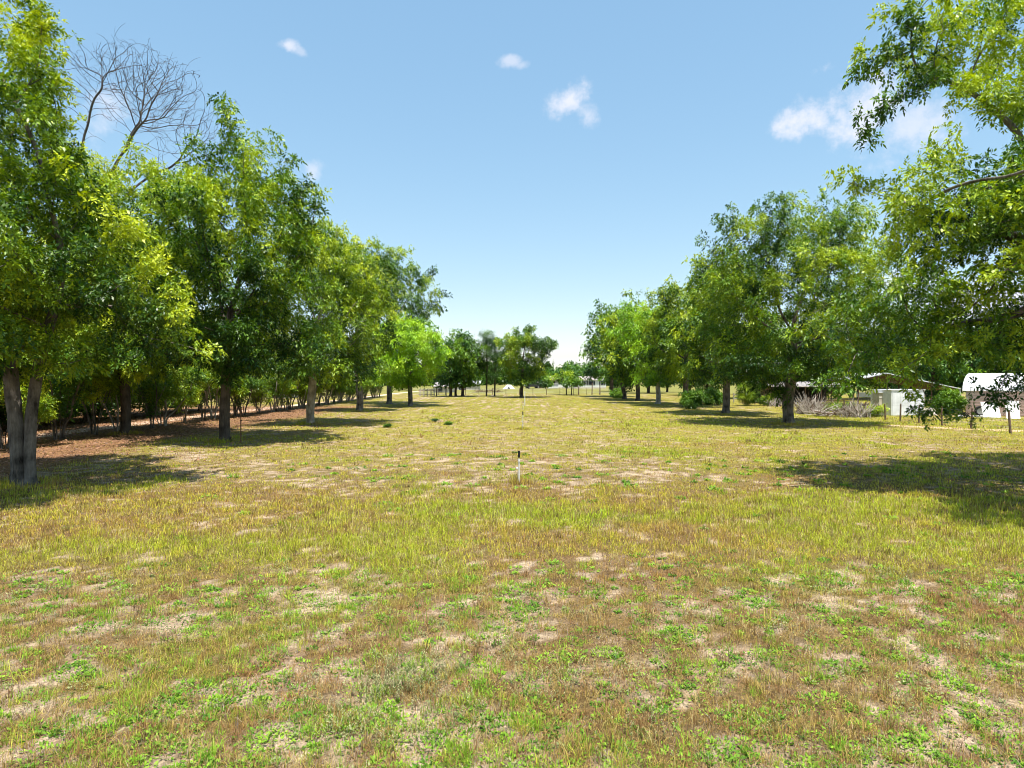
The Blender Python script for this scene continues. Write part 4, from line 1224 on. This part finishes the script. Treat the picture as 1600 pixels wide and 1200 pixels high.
def brush(name, px, py, w, h, label, seed, n=150, mat=M_BRANCH, flat=False, mat2=None):
    X, d = P(px, py)
    rg = random.Random(seed)
    r = tag(empty(name, (X, d, 0)), label, 'brush pile')
    ms = [MB(), MB()]
    for i in range(n):
        a = rg.uniform(0, 6.28); q = math.sqrt(rg.random()) * w * .52
        x, y = q * math.cos(a), q * math.sin(a) * .7
        if flat:
            L = rg.uniform(.6, 1.6); az = rg.uniform(0, 6.28); el = rg.uniform(-.1, .35)
            z = rg.uniform(0.05, h * (1.1 - q / w))
            dv = (L * math.cos(az) * math.cos(el), L * math.sin(az) * math.cos(el), L * math.sin(el))
        else:
            L = h * rg.uniform(.55, 1.05) * (1.15 - .75 * q / w)
            ln = rg.gauss(0, .5)
            z = -.05
            dv = (-x * .5 + ln * L, -y * .4 + rg.gauss(0, .3), L * rg.uniform(.6, 1))
        k = ms[0] if rg.random() < .7 else ms[1]
        t = rg.uniform(.012, .045)
        p0 = Vector((x, y, z)); p2 = p0 + Vector(dv); p1 = (p0 + p2) / 2 + Vector((rg.gauss(0, .07), rg.gauss(0, .07), rg.gauss(0, .04)))
        k.tube(p0, p1, t, t * .8, 5).tube(p1, p2, t * .8, t * .35, 5)
        if rg.random() < .6:
            k.tube(p1, p1 + Vector((rg.gauss(0, .3), rg.gauss(0, .2), rg.uniform(.1, .45))), t * .5, t * .2, 4)
    ms[0].build('branches', mat, r); ms[1].build('twigs', mat2 or M_WOOD, r)
    return r
brush('brush_pile', 1264, 646.5, 2.3, 2.05, 'upright pile of bleached grey branches right of the forked tree', 1, 190)
brush('brush_pile', 1336, 652, 2.2, 1.8, 'tangled pile of dead branches left of the cream box', 2, 120)
brush('brush_pile', 1300, 651, 2.6, .55, 'low scatter of dry grey twigs between the two branch piles', 3, 90, flat=True)
brush('brush_pile', 761, 613.5, 6.0, .8, 'low dark heap of branches on the far lawn', 4, 90, M_WOOD, True, M_RUST)
brush('brush_pile', 1213, 635, 2.0, 1.4, 'small heap of grey branches behind the forked trunk', 5, 60)

# low bushes
def bush(px, py, top, left, right, label, seed, leaf, tm=T_SHRUB, natt=420, name='bush', dk=.34, D=.22, br=.45, per_node=2.2):
    X, d = P(px, py); s = d / F
    rng = np.random.default_rng(seed)
    h = Z(top, d); rx = (right - left) / 2 * s
    att = blob_att(rng, (((left + right) / 2 - px) * s, 0, h * .5), (rx, rx * .9, h * .5), 14, br, natt, zlo=0.08)
    stems = []
    for i in range(4):
        a = 6.28 * i / 4 + rng.uniform(-.5, .5)
        stems.append([(0.08 * math.cos(a), .08 * math.sin(a), -.03), (rx * .35 * math.cos(a), rx * .35 * math.sin(a), h * .35)])
    return make_tree(name, (X, d), stems, att, 0.035, tm, leaf, BARK_BROWN, label, seed, cat='bush', D=D, dk=dk, per_node=per_node, leaf_r=.03, r_tip=.005, flare=1.0, flute=0,
                     tone_mid=.4, spread=.1, young=.3, zmin=.06)
bush(1081, 639.5, 610, 1064, 1102, 'low dark green bush at the foot of a right row tree', 91, LEAF_DARK, T_MID)
bush(1168, 634, 594, 1148, 1190, 'feathery green cedar bush beyond the right row', 92, LEAF, T_NEEDLE, 520)
bush(1316, 643, 628, 1305, 1328, 'round dark green bush between the two branch piles', 93, LEAF_DARK)
bush(1290, 645, 632, 1276, 1306, 'pale green weedy bush beside the upright branch pile', 94, LEAF_YEL)
bush(1368, 651, 640, 1352, 1382, 'low yellowish bush at the foot of the cream box', 95, LEAF_YEL)
bush(1195, 634, 618, 1182, 1210, 'low green bush left of the forked trunk', 96, LEAF_YEL)
bush(1110, 632, 605, 1094, 1128, 'green bush on the far grass behind the right row', 97, LEAF_DARK, T_FAR)
bush(1478, 648, 612, 1462, 1502, 'green bush left of the pinkish garage', 98, LEAF_DARK, T_MID)
bush(967, 621.5, 607, 956, 975, 'low leafy bush by the far right row trunks', 99, LEAF_DARK, T_FAR)
for k, (px, py, tp, l, rr, lab) in enumerate([(701, 664, 656, 695, 707, 'small dark green sprout on the open grass, right one of a pair'),
                                              (679, 659, 652, 674, 685, 'small dark green sprout on the open grass, left one of a pair'),
                                              (604, 668, 660, 598, 610, 'small green sprout near the pale-trunked tree')]):
    bush(px, py, tp, l, rr, lab, 111 + k, LEAF_DARK, natt=110, dk=.12, D=.09, br=.14, name='sprout').scale = (.62, .5, .27)

# ------------------------------------------------------------------ sheds on the right
# pinkish garage with a white rounded roof
def garage():
    X, d = P(1510, 648.5)
    r = tag(empty('metal_garage', (X, d, 0), R(-44)), 'pinkish ribbed metal garage with a rounded white roof', 'garage')
    L, W = 6.0, 5.6; e = 2.15; rg = 3.35
    # local x along the long wall (towards the camera's right), y into the building
    wall = MB()
    for (p0, p1) in (((0, 0), (L, 0)), ((0, W), (L, W))):
        wall.box(((p0[0] + p1[0]) / 2, p0[1], e / 2 - .1), (L, .06, e - .2))
    wall.box((0, W / 2, e / 2 - .1), (.06, W - .06, e - .2)).box((L, W / 2, e / 2 - .1), (.06, W - .06, e - .2))
    for x in (0, L):
        gp = [(x, .03, e - .2)] + [(x, W / 2 + f * W / 2, e - .2 + (rg - e + .1) * (1 - abs(f) ** 2.6)) for f in (-.8, -.6, -.3, 0, .3, .6, .8)] + [(x, W - .03, e - .2)]
        wall.add(gp, [tuple(range(len(gp)))])
    w = wall.build('wall', M_PINK, r)
    ribs = MB()
    for i in range(8):
        z = .12 + i * .24
        ribs.box((L / 2, -.035, z), (L, .03, .05)).box((-.035, W / 2, z), (.03, W, .05))
    ribs.build('ribs', M_PINK2, w)
    n = 9                                        # arched roof
    half = [(0, -.12 + (W / 2 + .12) * (1 - math.cos(t / n * 1.5708)) ** .8 * 1.0, e - .2 + (rg - e + .2) * math.sin(t / n * 1.5708) ** .9) for t in range(n + 1)]
    prof = half + [(0, W - p[1], p[2]) for p in half[:-1][::-1]]
    outer = prof; inner = [(0, W / 2 + (p[1] - W / 2) * .985, p[2] - .035) for p in prof][::-1]
    rf = MB().prism(outer + inner, (-.25, 0, 0), (L + .25, 0, 0)).build('roof', M_ROOFW, r)
    rb = MB()
    for k in range(13):
        x = -.2 + k * .5
        for a, b in zip(outer[:n], outer[1:n + 1]):
            rb.tube((x, a[1] - .012, a[2] + .012), (x, b[1] - .012, b[2] + .012), .02, .02, 4, False)
    rb.build('ribs', M_RIB, rf)
    return r
garage()

def panel(px, py, top, w, label, rz, lean=.5):
    X, d = P(px, py)
    h = Z(top, d)
    r = tag(empty('leaning_sheet', (X, d, 0), rz), label, 'sheet')
    M = Matrix.Rotation(-lean, 3, 'X')
    L = h / math.cos(lean)
    MB().box(tuple(M @ Vector((0, 0, L / 2))), (w, .05, L), M=M).build('board', M_TENT, r, .006)
    fr = MB()
    for z in (.05, L - .05):
        fr.box(tuple(M @ Vector((0, -.035, z))), (w, .025, .06), M=M)
    fr.build('edge_strip', M_ROOFW, r)
panel(1551, 653, 629, 1.1, 'white panel leaning on the pinkish garage, left of two', R(-22), .62)
panel(1584, 655, 627, .8, 'white panel leaning on the pinkish garage, right of two', R(-30), .55)

def tyre(px, py, label, rad=.38):
    X, d = P(px, py)
    r = tag(empty('old_tyre', (X, d, 0), R(-38)), label, 'tyre')
    m = MB()
    n, k = 20, 8
    vs = []
    for i in range(n):
        a = 6.283 * i / n
        for j in range(k):
            b = 6.283 * j / k
            q = rad - .1 + .1 * math.cos(b)
            vs.append((q * math.cos(a), .1 * math.sin(b), rad + q * math.sin(a)))
    m.add(vs, [(i * k + j, ((i + 1) % n) * k + j, ((i + 1) % n) * k + (j + 1) % k, i * k + (j + 1) % k) for i in range(n) for j in range(k)], True)
    m.build('rubber', M_TYRE, r)
    MB().tube((0, -.05, rad), (0, .05, rad), rad - .17, rad - .17, 16).build('rim', M_GREY, r)
tyre(1533, 651, 'black tyre standing by the pinkish garage wall', .42)
X, d = P(1524, 650.5)
r = tag(empty('white_board', (X - .5, d - .6, 0), R(-10)), 'long white board lying on grass before the garage', 'board')
MB().box((0, 0, .06), (2.6, .22, .1)).build('plank', M_TENT, r, .01)
MB().box((-1.0, 0, .125), (.08, .22, .03)).box((1.0, 0, .125), (.08, .22, .03)).build('batten', M_ROOFW, r)

# white and cream storage box
def box():
    X, d = P(1393, 649.5)
    r = tag(empty('storage_box', (X, d, 0), R(14)), 'white metal storage box with a cream end', 'storage box')
    h = Z(610, d)
    MB().box((1.6, 1.05, h / 2), (3.2, 2.1, h)).build('wall', M_ROOFW, r, .02)
    MB().box((1.6, 1.05, h + .03), (3.3, 2.2, .06)).build('lid', M_ROOFW, r)
    for k in range(5):
        MB().box((.1 + k * .75, -.015, h / 2), (.05, .03, h - .04)).build('rib', M_ROOFW, r)
    # cream neighbour standing in front of its left end
    X2, d2 = P(1383, 648.5)
    c = tag(empty('cream_cabinet', (X2, d2, 0), R(6)), 'weathered cream cabinet standing against the white storage box', 'cabinet')
    h2 = Z(614, d2)
    MB().box((0, .4, h2 / 2), (1.02, .8, h2)).build('body', M_CREAM, c, .015)
    MB().box((0, -.012, h2 - .38), (1.0, .02, .03)).box((0, .38, h2 + .025), (1.1, .9, .05)).build('trim', M_ROOFW, c)
    MB().box((.38, -.03, h2 * .52), (.03, .04, .16)).build('handle', M_RUST, c)
box()

# open lean-to behind
def leanto():
    X0, d0 = P(1338, 643.0); X1, _ = P(1497, 643.0)
    w = X1 - X0
    r = tag(empty('open_shelter', ((X0 + X1) / 2, d0, 0)), 'open shelter on posts with a white sloping metal roof', 'shelter')
    zl, zr = Z(588, d0), Z(608, d0)
    x = w / 2
    # roof: ridge at a third from the left, long fall to the right
    rx = -x + w * .28
    zt = Z(584, d0)
    prof = [(-x - .2, 0, zt - .55), (rx, 0, zt), (x, 0, zr), (x, 0, zr + .07), (rx, 0, zt + .08), (-x - .2, 0, zt - .48)]
    rf = MB().prism(prof, (0, -.4, 0), (0, 5.2, 0)).build('roof', M_ROOFW, r)
    MB().tube((x - .03, -.3, zr - .55), (x - .03, -.3, zr), .05, .05, 8).build('downpipe', M_ROOFW, r)
    for i, t in enumerate((0.02, .3, .52, .74, .985)):
        px = -x + w * t
        zz = zt - .55 + (px + x) / (rx + x) * .55 if px < rx else zt + (px - rx) / (x - rx) * (zr - zt)
        for y in (0, 4.8):
            MB().tube((px, y, -.1), (px, y, zz), .06, .06, 8).build('post', M_WOOD, r)
    MB().box((-x + w * .16, 1.2, 1.45), (w * .17, .08, .42)).build('white_board', M_WHITE, r)
    MB().prism([(a, b, c - .10) for a, b, c in prof[:3]] + [(a, b, c - .02 - .07) for a, b, c in prof[3:]], (0, -.3, 0), (0, 5.1, 0)).build('underside_shade', M_WOOD, r)  # dark sheet added under the roof to stand in for its shade
    MB().box((0, 4.9, .45), (w * .98, .05, .12)).box((0, 4.9, .95), (w * .98, .05, .12)).build('rear_rail', M_BRANCH, r)
    fr = MB()
    fr.box((-x + w * .30, -.05, zt - .75), (w * .18, .06, .12))
    fr.build('beam', M_WOOD, r)
leanto()
shed('open_barn', 'long low open-fronted barn with a pale roof edge behind the forked tree', 1206, 1338, 632, 1.95, 2.4, 7, M_WOOD, M_ROOFG, cat='barn', open_front=True, posts=6, back=M_DARK)

# rusty barrel and a white bucket by the cabinet
X, d = P(1366, 650)
r = tag(empty('oil_drum', (X, d + 1.5, 0)), 'dark drum standing left of the cream cabinet', 'drum')
m = MB().tube((0, 0, 0), (0, 0, .88), .29, .29, 18)
m.build('barrel', M_CAR, r)
m = MB()
for z in (.02, .3, .6, .86):
    m.tube((0, 0, z - .015), (0, 0, z + .015), .305, .305, 18)
m.build('hoops', M_RUST, r)
X, d = P(1477, 651)
r = tag(empty('feed_tub', (X, d + 2.0, 0)), 'pale upturned tub on the grass before the green bush', 'tub')
vs = MB().tube((0, 0, 0), (0, 0, .55), .62, .48, 18)
vs.build('shell', M_CREAM, r, .03)
MB().tube((0, 0, .0), (0, 0, .05), .66, .66, 18).build('rim', M_CREAM, r)

# ------------------------------------------------------------------ far-off wood that closes the horizon
def far_wood():
    rng = np.random.default_rng(500)
    pts = []; dirs = []
    for i in range(300):
        a = rng.uniform(-.62, .62); dd = rng.uniform(230, 330)
        x, y = dd * math.sin(a) * 1.45, dd * math.cos(a)
        if 45 < y and abs(x) < 330:
            h = rng.uniform(6.5, 9.5) * (y / 260) ; r0 = rng.uniform(2.6, 4.6)
            n = 130
            u = rng.normal(0, 1, (n, 3)); u /= np.linalg.norm(u, axis=1)[:, None]; u *= rng.uniform(.55, 1.08, n)[:, None]
            p = np.array([x, y, h * .5]) + u * np.array([r0, r0, h * .5])
            pts.append(p[p[:, 2] > 0]); 
    pts = np.vstack(pts)
    dr = rng.normal(0, 1, pts.shape); dr[:, 2] += .6
    tone = np.clip(.45 + rng.normal(0, .2, len(pts)) + .5 * (fbm(pts[:, 0] * .12, pts[:, 2] * .3, 9, 2) - .5), 0, 1)
    tm = [t * 2.6 for t in T_BACK]
    V, Q, T = leaves(rng, pts, dr, tone, tm, 0.1)
    o = link('distant_wood', np_mesh('distant_wood', V, Q, {'tone': ('FLOAT', 'FACE', T)}), LEAF_DARK)
    tag(o, 'dark band of far-off trees along the horizon', None, None, 'stuff')
far_wood()

# ------------------------------------------------------------------ sky, sun, camera
SUN_EL = R(75.0)
SUN_AZ = R(165.0)          # clockwise from +Y: behind the camera
world = bpy.data.worlds.new('World'); scene.world = world; world.use_nodes = True
nt = world.node_tree; nt.nodes.clear(); L = nt.links.new
sky = nt.nodes.new('ShaderNodeTexSky'); sky.sky_type = 'NISHITA'; sky.sun_disc = False
sky.sun_elevation = SUN_EL; sky.sun_rotation = SUN_AZ
sky.air_density = 1.0; sky.dust_density = 0.35; sky.ozone_density = 1.4; sky.altitude = 50
tc = nt.nodes.new('ShaderNodeTexCoord')
nz = N(nt, 'ShaderNodeTexNoise', Scale=9.0, Detail=7.0, Roughness=0.6)
nz2 = N(nt, 'ShaderNodeTexNoise', Scale=34.0, Detail=5.0, Roughness=0.6)
L(tc.outputs['Generated'], nz.inputs['Vector']); L(tc.outputs['Generated'], nz2.inputs['Vector'])
def vm(op, a, b):
    n = nt.nodes.new('ShaderNodeVectorMath'); n.operation = op
    for k, v in enumerate((a, b)):
        if isinstance(v, (tuple, list)): n.inputs[k].default_value = v
        else: L(v, n.inputs[k])
    return n.outputs['Value'] if op == 'DOT_PRODUCT' else n.outputs['Vector']
def mm(op, a, b=0.0, clamp=False):
    n = nt.nodes.new('ShaderNodeMath'); n.operation = op; n.use_clamp = clamp
    for k, v in enumerate((a, b)):
        if isinstance(v, (int, float)): n.inputs[k].default_value = v
        else: L(v, n.inputs[k])
    return n.outputs[0]
def pdir(px, py):
    return Vector(((px - 800) / F, 1.0, (HY - py) / F)).normalized()
acc = None
def cloud(px, py, wx, wy, rot, dens, edge=1.0):
    """a small cumulus in the direction the photograph shows it"""
    global acc
    c = pdir(px, py)
    ri = Vector((c.y, -c.x, 0)).normalized(); up = ri.cross(c)
    a = R(rot)
    e1 = ri * math.cos(a) + up * math.sin(a); e2 = -ri * math.sin(a) + up * math.cos(a)
    k = c.dot(Vector((0, 1, 0)))
    g = tc.outputs['Generated']
    u = mm('MULTIPLY', vm('DOT_PRODUCT', g, tuple(e1)), F / wx * 1.0 / k)
    v = mm('MULTIPLY', vm('DOT_PRODUCT', g, tuple(e2)), F / wy * 1.0 / k)
    w = vm('DOT_PRODUCT', g, tuple(c))
    r2 = mm('ADD', mm('MULTIPLY', u, u), mm('MULTIPLY', v, v))
    r = mm('SQRT', r2)
    n1 = mm('MULTIPLY', mm('SUBTRACT', nz.outputs['Fac'], 0.5), 2.6 * edge)
    n2 = mm('MULTIPLY', mm('SUBTRACT', nz2.outputs['Fac'], 0.5), 1.9 * edge)
    f = mm('SUBTRACT', mm('ADD', mm('SUBTRACT', 1.0, r), n1), mm('MULTIPLY', n2, -1.0))
    f = mm('MULTIPLY', mm('MULTIPLY', f, 0.95, True), mm('GREATER_THAN', w, 0.2))
    ss = nt.nodes.new('ShaderNodeMapRange'); ss.interpolation_type = 'SMOOTHSTEP'; L(f, ss.inputs['Value'])
    f = mm('MULTIPLY', ss.outputs['Result'], dens)
    acc = f if acc is None else mm('MAXIMUM', acc, f)
cloud(884, 160, 46, 30, 22, .80)
cloud(918, 182, 34, 22, -40, .55)
cloud(800, 98, 24, 12, -5, .5)
cloud(815, 104, 18, 8, 10, .35)
cloud(452, 73, 20, 12, 0, .7)
cloud(470, 82, 22, 9, -20, .35)
cloud(1265, 188, 62, 38, 0, .85)
cloud(1340, 180, 85, 60, -8, .85)
cloud(1420, 205, 70, 45, -10, .6)
cloud(170, 165, 60, 60, 0, .55)
cloud(490, 268, 22, 20, 0, .5)
cloud(1410, 445, 60, 30, 0, .8)
cloud(1520, 470, 110, 40, 0, .8)
cloud(890, 566, 80, 12, 0, .75, .5)
cloud(1180, 560, 260, 26, 0, .5, .5)
mx = N(nt, 'ShaderNodeMix', data_type='RGBA')
gm = N(nt, 'ShaderNodeGamma', Gamma=0.45)
hs = N(nt, 'ShaderNodeHueSaturation', Saturation=1.66, Value=2.12, Hue=0.492)
L(sky.outputs[0], gm.inputs['Color']); L(gm.outputs[0], hs.inputs['Color'])
L(acc, mx.inputs['Factor']); L(hs.outputs[0], mx.inputs['A']); mx.inputs['B'].default_value = (4.5, 4.5, 4.9, 1)
bg = N(nt, 'ShaderNodeBackground', Strength=0.12)
ow = nt.nodes.new('ShaderNodeOutputWorld')
L(mx.outputs['Result'], bg.inputs['Color']); L(bg.outputs[0], ow.inputs['Surface'])

sl = bpy.data.lights.new('sun', 'SUN'); sl.energy = 5.0; sl.angle = R(0.53); sl.color = (1.0, 0.95, 0.87)
so = bpy.data.objects.new('sun', sl); col.objects.link(so)
sd = Vector((math.sin(SUN_AZ) * math.cos(SUN_EL), math.cos(SUN_AZ) * math.cos(SUN_EL), math.sin(SUN_EL)))
so.rotation_euler = (-sd).to_track_quat('-Z', 'Y').to_euler()
so.location = (0, -20, 60)

cam = bpy.data.cameras.new('camera'); co = bpy.data.objects.new('camera', cam); col.objects.link(co)
cam.sensor_width = 36.0; cam.lens = 36.0 * F / 1600.0
cam.clip_start = 0.1; cam.clip_end = 5000
co.location = (0, 0, H)
co.rotation_euler = (R(90) - math.atan((600.0 - HY) / F), 0, 0)
scene.camera = co
vs = scene.view_settings
vs.view_transform = 'Standard'; vs.look = 'None'; vs.exposure = 0.9; vs.gamma = 1.0; vs.use_curve_mapping = False
scene.cycles.filter_width = 0.95
scene.cycles.max_bounces = 8; scene.cycles.diffuse_bounces = 3; scene.cycles.transmission_bounces = 6
